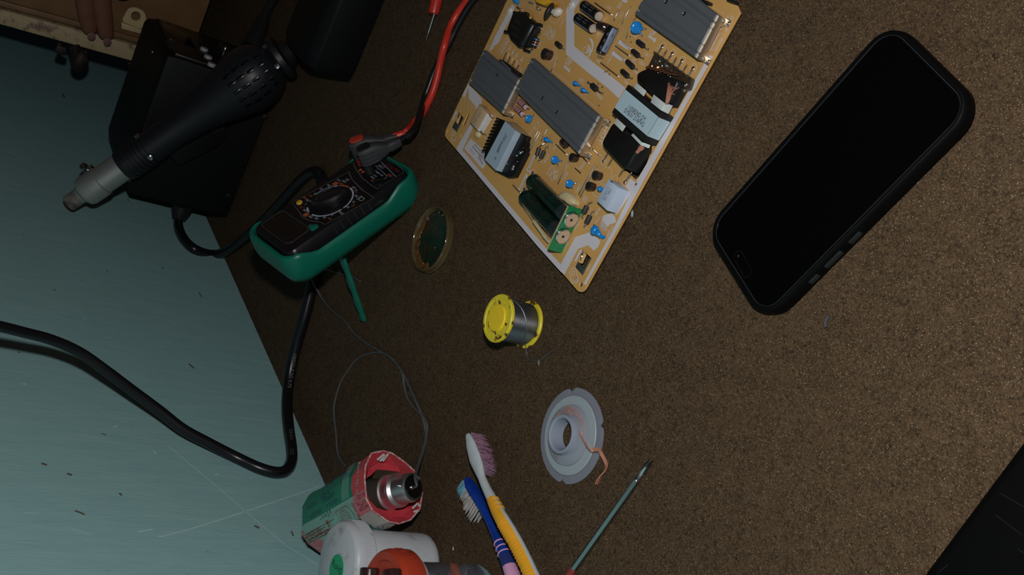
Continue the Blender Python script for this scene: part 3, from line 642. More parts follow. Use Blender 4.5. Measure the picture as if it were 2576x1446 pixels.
    W2 = [s2, s2 + ad * .006 + V(0, 0, .002)] + [at(p, z) for p, z in (((1047, 1195), .028), ((1057, 1160), .014), ((1068, 1125), .005), ((1072, 1100), .0013), ((1069, 1075), .0013), ((1062, 1048), .0026), ((1046, 1030), .0013), ((1026, 1003), .0013), ((1017, 970), .0013), ((1012, 940), .0026), ((995, 912), .0026), ((968, 890), .0013), ((945, 886), .0013), ((920, 892), .0013), ((896, 905), .0013), ((873, 935), .0013), ((858, 960), .0013), ((847, 992), .0013), ((840, 1025), .0013), ((842, 1062), .0013), ((846, 1095), .0013), ((848, 1130), .0013), ((855, 1154), .0013), ((867, 1170), .0013))]
    for w_ in (W1, W2):
        b = MB(); b.tube(smooth_path(w_, 5), .0010, 7); b.build('lead_wire', GW_, t2)
bulb_box()
# ================================================================== TOOTHBRUSHES
def brush(spec, name, label, m_head, bristle, bdir, head_n, parts):
    pass
def toothbrushes():
    WH = mat('white_brush_plastic', (0.50, 0.55, 0.57), .35, var=.06); OR = mat('orange_rubber', (0.76, 0.36, 0.02), .35, var=.08)
    BL = mat('deep_blue_plastic', (0.006, 0.035, 0.25), .25); PK = mat('pink_plastic', (0.60, 0.31, 0.50), .35, var=.06); NV = mat('navy_rubber', (0.02, 0.035, 0.16), .35)
    def body(P, wv, hv, side):
        S = smooth_path(P, 5); n = len(S); rings = []
        for i, p in enumerate(S):
            f = i / (n - 1) * (len(wv) - 1); k = min(int(f), len(wv) - 2); g = f - k; w_ = wv[k] * (1 - g) + wv[k + 1] * g; h_ = hv[k] * (1 - g) + hv[k + 1] * g
            tt = (S[min(i + 1, n - 1)] - S[max(i - 1, 0)]).normalized(); x = side - tt * side.dot(tt); x.normalize(); y = tt.cross(x)
            rings.append([p + x * w_ * math.cos(2 * math.pi * q / 16) + y * h_ * math.sin(2 * math.pi * q / 16) for q in range(16)])
        return S, rings
    # orange and white brush, bristles down
    pts = [((1177, 1094), .0155), ((1184, 1118), .0160), ((1194, 1150), .0160), ((1204, 1176), .0160), ((1213, 1203), .0170), ((1226, 1233), .0185), ((1238, 1256), .0195), ((1252, 1285), .0200), ((1266, 1310), .0200), ((1284, 1340), .0185), ((1302, 1372), .0165), ((1322, 1412), .0150), ((1342, 1455), .0140), ((1375, 1520), .0120)]
    P = [at(p, z) for p, z in pts]; sd = (P[-1] - P[0]).normalized().cross(UP)
    wv = [.0022, .0050, .0062, .0052, .0032, .0034, .0038, .0046, .0050, .0052, .0052, .0052, .0052, .0050]; hv = [.0015, .0024, .0026, .0028, .0028, .0032, .0036, .0042, .0046, .0046, .0046, .0046, .0046, .004]
    t = thing('toothbrush', 'white and orange toothbrush with worn pink bristles, lying on top', 'toothbrush', V(P[5].x, P[5].y, 0))
    S, rings = body(P, wv, hv, sd); b = MB(); b.loft(rings); b.build('handle', WH, t, angle=60)
    i0 = next(i for i, p in enumerate(S) if (p - P[6]).length < .002)
    b = MB(); rr = []
    for i in range(i0, len(S)):
        c = S[i]; r = rings[i]; q = []
        lo = 3 if i > i0 + 8 else 1
        for k in range(16): q.append(c + (r[k] - c) * 1.07)
        rr.append(q)
    # rubber covers the left part of the handle only
    im_ = i0 + 14; Lv = (-RX + (CAM - S[im_]).normalized() * .9).normalized(); kc = max(range(16), key=lambda k: (rings[im_][k] - S[im_]).normalized().dot(Lv)); sg_ = 1 if (rings[im_][(kc + 3) % 16] - S[im_]).dot(RX) > (rings[im_][(kc - 3) % 16] - S[im_]).dot(RX) else -1
    A = [b.ring([q[k] for k in (list(range(2, 12)) if j < 9 else list(range(4, 12)))] if False else [q[(kc + sg_ * k) % 16] for k in range(-5, 4)]) for j, q in enumerate(rr)]
    for a, c in zip(A, A[1:]): b.skin(a, c, closed=False)
    og = b.build('rubber_grip', OR, t, angle=60)
    b = MB(); b.tube([], .001) if False else None
    for dpx in (0, 12, 23):
        i = i0 + 1 + dpx // 5; c = S[i]; r = rings[i]; bb = MB(); bb.tube([c + (r[(kc + sg_ * k) % 16] - c) * 1.06 for k in range(2, 8)] , .0008, 6); bb.build('grip_ring', OR, t)
    for k in range(17):
        i = min(i0 + 11 + int(k * 1.15), len(S) - 3); c = S[i]; r = rings[i]; bb = MB(); bb.tube([c + (r[(kc + sg_ * q) % 16] - c) * 1.075 for q in range(-2, 3)], .00045, 5); bb.build('grip_ridge', OR, og)
    def bristles(rows, ln, dirv, m, rad, name, jit, parent):
        b = MB()
        for p, l in rows:
            for q in range(7):
                a = random.uniform(0, 6.28); o = p + (dirv.orthogonal().normalized() * math.cos(a) + dirv.cross(dirv.orthogonal()).normalized() * math.sin(a)) * random.uniform(0, .0009)
                e = o + (dirv + V(random.uniform(-jit, jit), random.uniform(-jit, jit), random.uniform(-jit, jit) * .5)).normalized() * l * random.uniform(.85, 1.05)
                e.z = max(e.z, .0004); b.tube([o, o.lerp(e, .5) + V(random.uniform(-1, 1), random.uniform(-1, 1), 0) * .0004, e], [rad, rad, rad * .6], 3, False)
        o = b.build(name, m, parent, smooth=False); o['kind'] = 'stuff'; return o
    rows = []
    for k in range(15):
        f = .02 + k / 14 * .98; i = f * 3.0; k0 = min(int(i), 2); c = P[k0].lerp(P[k0 + 1], i - k0)
        for s in (-1.4, -.7, 0, .7, 1.4): rows.append((c + sd * s * .0030 * (1 - abs(f - .5) * .7) - UP * .0015, .0145))
    bristles(rows, 0, (-UP * 1 + sd * .16).normalized(), mat('pink_bristle', (0.44, 0.25, 0.36), .5), .00016, 'bristles', .16, t)
    # blue brush, lying on its side, bristles towards the wall
    pts = [((1178, 1205), .0075), ((1188, 1225), .008), ((1203, 1250), .008), ((1217, 1278), .0075), ((1232, 1310), .0075), ((1246, 1342), .0075), ((1260, 1372), .008), ((1275, 1405), .008), ((1288, 1440), .008), ((1305, 1490), .008)]
    P = [at(p, z) for p, z in pts]; sd2 = V(0, 0, 1)
    wv = [.0030, .0066, .0074, .0054, .0038, .0036, .0042, .0055, .0062, .006]; hv = [.0016, .0028, .0032, .0030, .0030, .0032, .0038, .0045, .0048, .0045]
    t = thing('toothbrush', 'blue and pink toothbrush lying on its side under the other brush', 'toothbrush', V(P[4].x, P[4].y, 0))
    S, rings = body(P, wv, hv, V(.25, -.25, 1)); b = MB(); b.loft(rings[:35]); hd = b.build('brush_head', BL, t, angle=60)
    b = MB(); b.loft(rings[34:]); b.build('handle', PK, t, angle=60)
    b = MB(); A = [b.ring([S[i] + (rings[i][k % 16] - S[i]) * 1.05 for k in range(-5, 10)]) for i in range(34, 39)]
    for a, c in zip(A, A[1:]): b.skin(a, c, closed=False)
    b.build('rubber_panel', NV, t, angle=60)
    for i in (29, 31, 33):
        b = MB(); b.tube([S[i] + (rings[i][k % 16] - S[i]) * 1.05 for k in range(-4, 9)], .0006, 6); b.build('grip_ring', PK, t)
    for k in range(9):
        i = 1 + k; b = MB(); b.tube([S[i] + (rings[i][q % 16] - S[i]) * 1.03 for q in range(-5, 6)], .00035, 5); b.build('head_ridge', BL, hd)
    bd = V(.15, .97, -.05).normalized(); ra, rb_ = [], []
    for k in range(13):
        f = k / 12 * 2.9; k0 = min(int(f), 2); c = P[k0].lerp(P[k0 + 1], f - k0)
        for s in (-.0034, 0, .0034): (ra if k < 4 else rb_).append((c + UP * s + bd * .002, .0115 + .0025 * (k > 6)))
    bristles(ra, 0, bd, mat('pale_blue_bristle', (0.18, 0.45, 0.58), .5), .00017, 'bristles', .14, t); bristles(rb_, 0, bd, mat('white_bristle', (0.48, 0.46, 0.44), .5), .0002, 'bristles', .07, t)
toothbrushes()
# ================================================================== SCREWDRIVER
def screwdriver():
    a, c = at((1640, 1154), .0024), at((1428, 1452), .0024); d = (c - a).normalized()
    t = thing('screwdriver', 'thin hexagonal steel screwdriver shaft with a cross tip', 'screwdriver', V(a.x, a.y, 0))
    M = axis_frame(a, d); L = (c - a).length
    b = MB(); b.lathe(M, [(.0006, 0), (.0013, .0012), (.0016, .006)], 8); b.build('cross_tip', mat('dark_steel', (0.16, 0.14, 0.13), .35, 1.0), t)
    for k in range(4):
        q = Matrix.Rotation(k * math.pi / 2 + .4, 4, 'Z'); b = MB(); b.loft([[M @ q @ V(x, y, z) for x, y in ((.0004, -.0004), (.0017 * s, -.0004), (.0017 * s, .0004), (.0004, .0004))] for z, s in ((.0008, .5), (.0045, 1.1), (.0105, 1.3))]); b.build('tip_flute', mat('dark_steel', (0.16, 0.14, 0.13), .35, 1.0), t)
    b = MB(); b.lathe(M, [(.0014, .0055), (.0019, .0100), (.0017, .0110), (.0018, .0120), (.0018, .0165), (.0022, .0172)], 12); b.build('shaft_neck', STEEL, t)
    b = MB(); b.lathe(M, [(.0020, .0170), (.0022, .0176), (.0022, L - .006)], 6); b.build('hex_shaft', mat('greyish_steel', (0.30, 0.36, 0.36), .32, 1.0, var=.06), t, angle=20)
    b = MB(); b.lathe(M, [(.0023, L - .008), (.0026, L - .006), (.0028, L + .02)], 16); b.build('red_grip', mat('dark_red_plastic', (.22, .03, .03), .4), t)
screwdriver()
# small scraps on the carpet
def scraps():
    rows = [('paint_flake', 'pale blue paint flake beside the circuit board', 'flake', (1590, 537), .0032, (.30, .42, .45)), ('grey_grain', 'tiny grey grain under the loose solder end', 'grain', (1355, 912), .0028, (.16, .17, .15)), ('white_crumb', 'tiny white crumb between the bulb box and the toothbrushes', 'crumb', (1140, 1380), .0018, (.45, .42, .38))]
    for nm, lb, ct, p, s, col in rows:
        q = at(p, .0006); b = MB(); b.ellipsoid(frame(q, (.6, -.7, 0), (0, 0, 1)), s * .9, .0006, s * .35, 7, 5); tag(b.build(nm, mat(nm + '_surface', col, .7), angle=20), lb, ct)
    b = MB(); b.tube(smooth_path([at(p, .001) for p in ((2086, 793), (2079, 802), (2076, 815), (2078, 824))], 5), [.0003] + [.0011] * 14 + [.0003], 6); tag(b.build('lint', mat('grey_lint', (.055, .05, .05), .9)), 'curled grey scrap of lint near the phone corner', 'lint')
scraps()

# ================================================================== MULTIMETER, leaning back on its stand
MO = V(0.78335117, 0.27720685, 0.06544183); RR = 0.0216003
MA = V(-0.24652415, 0.69036327, 0.68016498).normalized(); MN = V(-0.03167001, -0.70718956, 0.70631433); MN = (MN - MA * MN.dot(MA)).normalized(); MBV = MN.cross(MA)
def MM(u, v, n=0.0): return MO + (MA * u + MBV * v + MN * n) * RR
def mpx(p, n=0.0):
    q = on_plane(p, MO + MN * n * RR, MN) - MO; return q.dot(MA) / RR, q.dot(MBV) / RR
def multimeter():
    gm = crop(600, 340, .3457); gd = crop(720, 440, .0968); gp = crop(860, 320, .13828)
    t = thing('multimeter', 'green and black digital multimeter leaning back on its stand', 'multimeter', V(MM(-3.3, 0, -1.4).x, MM(-3.3, 0, -1.4).y, 0))
    GRN = mat('green_holster', (0.003, 0.140, 0.090), .38, var=.06)
    VC = -.08
    def outline(u0, u1, hv, r, n, ends=None, k=9):
        out = []
        for u, v in rrect(u0, u1, VC - hv, VC + hv, r, k):
            nn = n(u, v) if callable(n) else n
            out.append(MM(u, v, nn))
        return out
    # pts along the straight sides so that the rim can dip
    def outline2(u0, u1, hv, r, n):
        base = rrect(u0, u1, VC - hv, VC + hv, r, 9); pts = []
        for i, p in enumerate(base):
            q = base[(i + 1) % len(base)]; m = (16 if abs(q[0] - p[0]) > abs(q[1] - p[1]) else 8) if i % 10 == 9 else 1
            for j in range(m): pts.append((p[0] + (q[0] - p[0]) * j / m, p[1] + (q[1] - p[1]) * j / m))
        return [MM(u, v, n(u, v)) for u, v in pts]
    def rim(u, v):   # holster wall is low beside the dial, high round both ends
        e = 1.0
        if u > 1.9: e = max(0, 1 - (u - 1.9) / .9)
        if u < -1.5: e = max(0, 1 - (-1.5 - u) / 1.0)
        s = e * e * (3 - 2 * e); return -.04 - .40 * s
    b = MB()
    b.loft([outline2(-3.05, 3.05, 1.55, .7, lambda u, v: -1.52), outline2(-3.28, 3.26, 1.78, .75, lambda u, v: -1.44), outline2(-3.42, 3.38, 1.90, .78, lambda u, v: -1.15), outline2(-3.48, 3.42, 1.94, .78, lambda u, v: -.80), outline2(-3.46, 3.38, 1.92, .78, lambda u, v: rim(u, v) - .20), outline2(-3.42, 3.33, 1.88, .74, lambda u, v: rim(u, v) - .05), outline2(-3.34, 3.24, 1.80, .70, lambda u, v: rim(u, v)), outline2(-3.27, 3.17, 1.74, .66, lambda u, v: rim(u, v) - .03), outline2(-3.24, 3.13, 1.70, .64, lambda u, v: rim(u, v) - .25)])
    b.build('holster', GRN, t, angle=50)
    b = MB()
    b.loft([outline(-3.2, 3.10, 1.68, .5, -.9), outline(-3.2, 3.10, 1.68, .5, -.40), outline(-3.14, 3.04, 1.52, .42, -.02), outline(-3.10, 3.0, 1.48, .40, .02), outline(-3.05, 2.95, 1.43, .38, .02)]); body = b.build('meter_body', mat('black_meter_shell', (0.007, 0.007, 0.009), .27, spec=.35), t, angle=40)
    # ribs on the sloping side wall
    for u in (-.9, -.55, -.2, .15, .5, .85):
        for sg in (1, -1):
            b = MB(); b.tube([MM(u, VC + sg * 1.50, -.02), MM(u, VC + sg * 1.68, -.42)], .0006, 5); b.build('side_rib', mat('black_rib', (0.018, 0.018, 0.02), .35), body)
    LINE = mat('grey_panel_line', (0.16, 0.15, 0.145), .5); SIL = mat('pale_blue_print', (0.36, 0.42, 0.50), .6); ORA = mat('orange_print', (0.50, 0.115, 0.03), .6); REDP = mat('dull_red_print', (0.22, 0.02, 0.018), .6)
    h = .032
    def line(px, w, m, name='printed_line', closed=False, conv=gm, par=None):
        P = [MM(*mpx(conv(*p), h), h) for p in px]; b = MB(); b.ribbon(P, w, MN, closed); return b.build(name, m, par or body, smooth=False)
    def txt(s, p, size, m, conv=gd, up=None, name='lettering', par=None):
        u, v = mpx(conv(*p), h); b = MB(); b.text(s, MM(u, v, h), -MBV, MN, size, 'CENTER'); return b.build(name, m, par or body, smooth=False)
    # printed function panel round the dial
    pan = [(390, 490), (795, 270), (830, 330), (900, 400), (985, 455), (630, 650), (590, 630), (530, 625), (470, 600), (430, 540)]
    P = [MM(*mpx(gm(*p), .026), .026) for p in pan]; b = MB(); b.poly(P); b.build('function_panel', mat('black_panel_print', (0.005, 0.005, 0.0055), .45), body, smooth=False)
    line(pan, .0005, LINE, closed=True)
    # display
    scr = [mpx(gm(*p), .02) for p in ((310, 530), (165, 640), (320, 805), (490, 690))]
    u0 = min(p[0] for p in scr); su0, su1, sv0, sv1 = 1.58, 2.80, -1.42, .92
    def srr(g, n): return [MM(u + (.22 * (1 - ((v - (sv0 + sv1) / 2) / 1.3) ** 2) if u > 2.2 else 0), v, n) for u, v in rrect(su0 - g, su1 + g - .18, sv0 - g, sv1 + g, .22, 8)]
    b = MB(); b.loft([srr(.02, .0), srr(.02, .05), srr(-.03, .05), srr(-.03, .03)], False, False); b.build('display_frame', mat('grey_frame', (0.035, 0.033, 0.032), .4), body)
    b = MB(); b.loft([srr(-.02, .0), srr(-.02, .034)]); sc = b.build('display_window', mat('dark_display', (0.006, 0.006, 0.0065), .15), body)
    b = MB(); b.ribbon([MM(u, v, .036) for u, v in rrect(1.76, 2.55, -1.12, .60, .05, 3)], .0005, MN, True); b.build('display_border', mat('dim_line', (0.02, 0.021, 0.023), .4), sc, smooth=False)
    # buttons
    u, v = mpx(gm(545, 668), .05); M = frame(MM(u, v, .0), -MBV, z=MN)
    b = MB(); pts = [mpx(gm(*p), .05) for p in ((505, 655), (575, 648), (583, 664), (540, 692), (520, 690))]; b.loft([[MM(a, c, -.02) for a, c in pts], [MM(a, c, .085) for a, c in pts]]); b.build('green_button', GRN, body, bevel=.0006)
    u, v = mpx(gd(340, 712), .05); b = MB(); b.lathe(frame(MM(u, v, 0), MA, z=MN), [(.0030, 0), (.0030, .0012), (.0026, .0018), (.0004, .0020)], 24); b.build('yellow_button', mat('yellow_button', (0.62, 0.38, 0.03), .45), body)
    # dial
    Md = frame(MM(0, 0, 0), MA, z=MN)
    b = MB(); b.lathe(Md, [(RR * .90, 0), (RR * .90, .0012), (RR * .86, .0014), (RR * .82, .0006), (.0005, .0005)], 56, False, True); b.build('dial_disc', mat('black_dial', (0.008, 0.008, 0.009), .35), body)
    a0, a1 = mpx(gd(660, 895), .3), mpx(gd(1640, 530), .3); da = (MM(*a1) - MM(*a0)).normalized(); Lg = (MM(*a1) - MM(*a0)).length / 2
    Mk = frame(MM(0, 0, 0), da, z=MN); Lg = min(Lg, RR * .80)
    b = MB(); rings = []
    for z, k in ((.0005, 1), (.004, 1), (.0062, .72), (.0066, .5)):
        rings.append([Mk @ V(Lg * (.98 if z < .006 else .9) * x, RR * .36 * k * (1 - abs(x) ** 2.4) * s + .0, z) for x, s in [(-1 + 2 * i / 14, 1) for i in range(15)] + [(1 - 2 * i / 14, -1) for i in range(1, 14)]])
    b.loft(rings); kn = b.build('dial_grip', mat('black_grip', (0.010, 0.010, 0.012), .3), body, angle=30)
    b = MB(); b.ribbon([Mk @ V(-Lg * .55, .0008, .0067), Mk @ V(-Lg * .85, .0002, .0064)], .0005, MN); b.build('pointer_mark', LINE, kn, smooth=False)
    # ring of range marks
    def arc(t0, t1, m):
        b = MB(); b.ribbon([MM(1.0 * math.cos(t0 + (t1 - t0) * k / 12), 1.0 * math.sin(t0 + (t1 - t0) * k / 12), h) for k in range(13)], .0016, MN); b.build('range_arc', m, body, smooth=False)
    def ap(p):
        u, v = mpx(gd(*p), h); return math.atan2(v, u)
    A = [ap(p) for p in ((690, 1010), (1430, 880), (1480, 860), (1640, 340), (1600, 330), (1380, 290), (1345, 295), (800, 520), (590, 830), (600, 960))]
    nb = lambda a, c: (a, c if abs(c - a) < math.pi else c - math.copysign(2 * math.pi, c - a))
    arc(*nb(A[0], A[1]), SIL); arc(*nb(A[2], A[3]), SIL); arc(*nb(A[6], A[7]), mat('dim_blue_print', (0.2, .24, .28), .6)); arc(*nb(A[8], A[9]), SIL); arc(*nb(A[4], A[5]), ORA)
    for p in ((690, 1045), (835, 1075), (1005, 1060), (1195, 1010), (1380, 925), (1540, 815), (1660, 690), (1725, 565), (1735, 455), (1690, 360), (1290, 300), (1110, 345), (640, 690), (570, 890)):
        u, v = mpx(gd(*p), h); b = MB(); b.lathe(frame(MM(u, v, h), MA, z=MN), [(.0008, 0), (.0008, .0002), (.0001, .0002)], 8); b.build('range_dot', SIL, body, smooth=False)
    for s, p in (('600', (635, 1085)), ('200', (790, 1130)), ('20', (1000, 1105)), ('2', (1205, 1040)), ('200m', (1425, 980)), ('200', (1605, 830)), ('2k', (1755, 700)), ('20k', (1825, 545)), ('20', (1815, 395)), ('200', (1760, 325)), ('hFE', (1595, 120)), ('20M', (1515, 165)), ('200', (1110, 270)), ('20', (910, 360)), ('20', (755, 490)), ('200', (560, 655)), ('2', (505, 755)), ('600', (490, 915))): txt(s, p, .0034, SIL)
    txt('ECBE', (1370, 135), .0026, SIL)
    for s, p in (('V=', (1135, 1130)), ('V~', (385, 835)), ('A=', (640, 540)), ('OFF', (1430, 225)), ('10A', (490, 590)), ('Ω', (1745, 790)), ('!', (690, 1110)), ('!', (470, 840)), ('+', (1835, 445))): txt(s, p, .0040, ORA)
    txt('CE', (1950, 610), .0072, SIL)
    for p in ((1275, 225), (515, 1030)):
        u, v = mpx(gd(*p), h); b = MB(); b.poly([MM(u + a * .11, v + c * .13, h) for a, c in ((1, 1), (1, -1), (-1, -1), (-1, 1))]); b.build('orange_block', mat('dark_orange', (0.36, 0.09, 0.03), .6), body, smooth=False)
    # jack panel
    jp = [(835, 200), (1080, 150), (1205, 265), (1010, 385), (940, 330), (870, 250)]
    line([(835, 200), (850, 240), (900, 310), (960, 360), (1010, 390)], .0005, LINE); line([(1010, 390), (1203, 268), (1195, 250), (1085, 155)], .0004, LINE)
    line([(800, 262), (830, 325), (905, 400), (985, 455)], .0010, mat('grey_ridge', (0.06, 0.055, 0.052), .5))
    line([(695, 615), (980, 893)], .0005, SIL, conv=gp); line([(610, 690), (655, 740), (640, 760), (680, 755), (820, 885), (815, 915), (755, 945)], .0004, SIL, conv=gp)
    txt('COM', (720, 715), .0040, SIL, gp); txt('VΩmA', (605, 880), .0022, SIL, gp); txt('MAX 600V', (690, 850), .0024, SIL, gp); txt('FUSED', (560, 910), .0024, SIL, gp); txt('200mA', (640, 810), .0022, SIL, gp); txt('10A', (880, 875), .0046, ORA, gp); txt('△', (550, 970), .0040, ORA, gp)
    txt('MASTECH', (930, 745), .0048, REDP, gp)
    for p in ((375, 820), (325, 785)):
        u, v = mpx(gp(*p), h); b = MB(); b.poly([MM(u + a * .10, v + c * .10, h) for a, c in ((1, 0), (-1, 1), (-1, -1))]); b.build('orange_mark', ORA, body, smooth=False)
    u, v = mpx(gp(670, 1000), .03); b = MB(); b.lathe(frame(MM(u, v, 0), MA, z=MN), [(.0052, 0), (.0052, .0012), (.0042, .0012), (.0040, .0002), (.0005, .0001)], 24, False, True); b.build('input_jack', mat('black_jack', (0.012, 0.012, 0.012), .3), body)
    # folding stand
    top, foot = at((822, 664), .020), at((915, 807), .0022); d = foot - top; sd = V(.45, -.85, 0).normalized()
    top = MM(.55, .2, -1.5); d = foot - top; sd = d.cross(UP).normalized(); nn = sd.cross(d).normalized()
    b = MB(); rings = []
    for i in range(25):
        f = i / 24; c = top + d * f; w_ = .0042 + .0010 * math.sin(f * 26) * (1 if f < .93 else 0); c = c + sd * .0006 * math.sin(f * 26)
        rings.append([c + sd * w_ + nn * .0016, c - sd * w_ + nn * .0016, c - sd * w_ - nn * .0016, c + sd * w_ - nn * .0016])
    b.loft(rings); b.build('tilt_stand', GRN, t, bevel=.0004, angle=25)
multimeter()
# ================================================================== TEST LEADS
def plug(lead, base_px, end_px, n0, n1, ins, fin):
    """right-angle plug: stands in the meter's jack and runs off along the face"""
    G = mat('grey_plug_rubber', (0.036, 0.038, 0.041), .6)
    a = MM(*mpx(base_px, n0), n0); e = MM(*mpx(end_px, n1), n1); x = (e - a).normalized(); z = (MN - x * MN.dot(x)).normalized(); y = z.cross(x); L = (e - a).length
    st = [(-.004, .0030, .0075), (.000, .0058, .0092), (.004, .0064, .0095), (L * .32, .0064, .0092), (L * .48, .0058, .0072), (L * .60, .0050, .0052), (L * .66, .0042, .0042), (L * .70, .0050, .0048), (L * .85, .0046, .0044), (L, .0036, .0036)]
    b = MB(); rings = []
    for s, w_, h_ in st:
        rings.append([a + x * s + y * w_ * p + z * (h_ * q - (.0095 - h_) * .2) for p, q in rrect(-1, 1, -1, 1, .55, 3)])
    b.loft(rings); pb = b.build('plug_body', G, lead, angle=50)
    for k in range(4):
        zz = -.0062 + k * .0036; b = MB(); b.tube([a + x * s + y * w_ + z * zz for s, w_ in ((.012, .0064), (.002, .0062), (-.0032, .0042), (-.0044, 0), (-.0032, -.0042), (.002, -.0062), (.012, -.0064))], .0008, 5); b.build('grip_ridge', G, pb)
    b = MB(); pr_ = rrect(-.0030, L * .27, -.0052, .0052, .0046, 6)
    for zz in (0,): b.loft([[a + x * p + y * q + z * (.0088 + zz) for p, q in pr_], [a + x * p + y * q + z * (.0106 + zz) for p, q in pr_]])
    b.build('plug_insert', ins, lead, bevel=.0008)
    b = MB(); b.tube([a - z * .0085, a - z * (n0 * RR - .001)], .0042, 14); b.build('plug_tip', RUB if not fin else fin, lead)
    return e, x
def test_leads():
    gp = crop(860, 320, .13828)
    REDW = mat('red_insulation', (0.55, 0.035, 0.02), .35, var=.06); BLKW = mat('black_insulation', (0.010, 0.010, 0.011), .35)
    n = .85
    t = thing('test_lead', 'red test lead with a needle probe, plugged into the multimeter', 'test lead', at((1110, 150)))
    e, x = plug(t, gp(255, 395), gp(1010, 150), n, n, mat('red_insert', (0.42, 0.04, 0.02), .35), mat('red_plug', (.3, .02, .015), .4))
    rw = .0034
    P = [e - x * .004, e + x * .010] + [at(p, z) for p, z in (((1022, 331), .021), ((1040, 312), .0085), ((1062, 285), .0036), ((1082, 248), .0036), ((1097, 205), .0040), ((1107, 160), .0062), ((1118, 115), .0098), ((1133, 68), .0060), ((1155, 28), .0036), ((1183, -8), .0036), ((1230, -60), .0036), ((1240, -130), .0036), ((1170, -170), .0036), ((1125, -110), .0050), ((1113, -60), .0058))]
    b = MB(); b.tube(smooth_path(P, 6), rw, 12); b.build('wire', REDW, t)
    h0, h1, tip = at((1113, -62), .0058), at((1090, 36), .0058), at((1071.5, 103), .0010); d = (h1 - h0); d2 = d.normalized()
    b = MB(); M = axis_frame(h0, d2); b.lathe(M, [(.0040, -.004), (.0055, 0), (.0058, d.length * .5), (.0052, d.length - .003), (.0046, d.length - .0005), (.002, d.length)], 24); b.build('probe_handle', mat('red_probe_plastic', (0.50, 0.03, 0.022), .35), t)
    h2 = at((1092, 38), .0055); dt = tip - h2; b = MB(); M = axis_frame(h2, dt.normalized()); L = dt.length; b.lathe(M, [(.0011, -.004), (.0011, L * .66), (.0008, L * .67), (.0008, L * .70), (.0010, L * .71), (.0006, L * .78), (.0005, L * .97), (.0002, L)], 12); b.build('probe_tip', mat('polished_steel', (.75, .75, .76), .18, 1.0), t)
    t = thing('test_lead', 'black test lead running beside the red one from the multimeter', 'test lead', at((1085, 200)))
    e, x = plug(t, gp(395, 545), gp(1055, 235), n, n, mat('black_insert', (0.008, 0.008, 0.009), .3), None)
    P = [e - x * .004, e + x * .009] + [at(p, z) for p, z in (((1026, 341), .028), ((1044, 322), .0205), ((1056, 290), .0115), ((1067, 250), .0045), ((1080, 214), .0032), ((1094, 176), .0032), ((1112, 142), .0032), ((1131, 108), .0032), ((1146, 75), .0032), ((1165, 40), .0032), ((1188, 5), .0032), ((1235, -45), .0032), ((1300, -90), .0032))]
    b = MB(); b.tube(smooth_path(P, 6), .0031, 12); b.build('wire', BLKW, t)
test_leads()
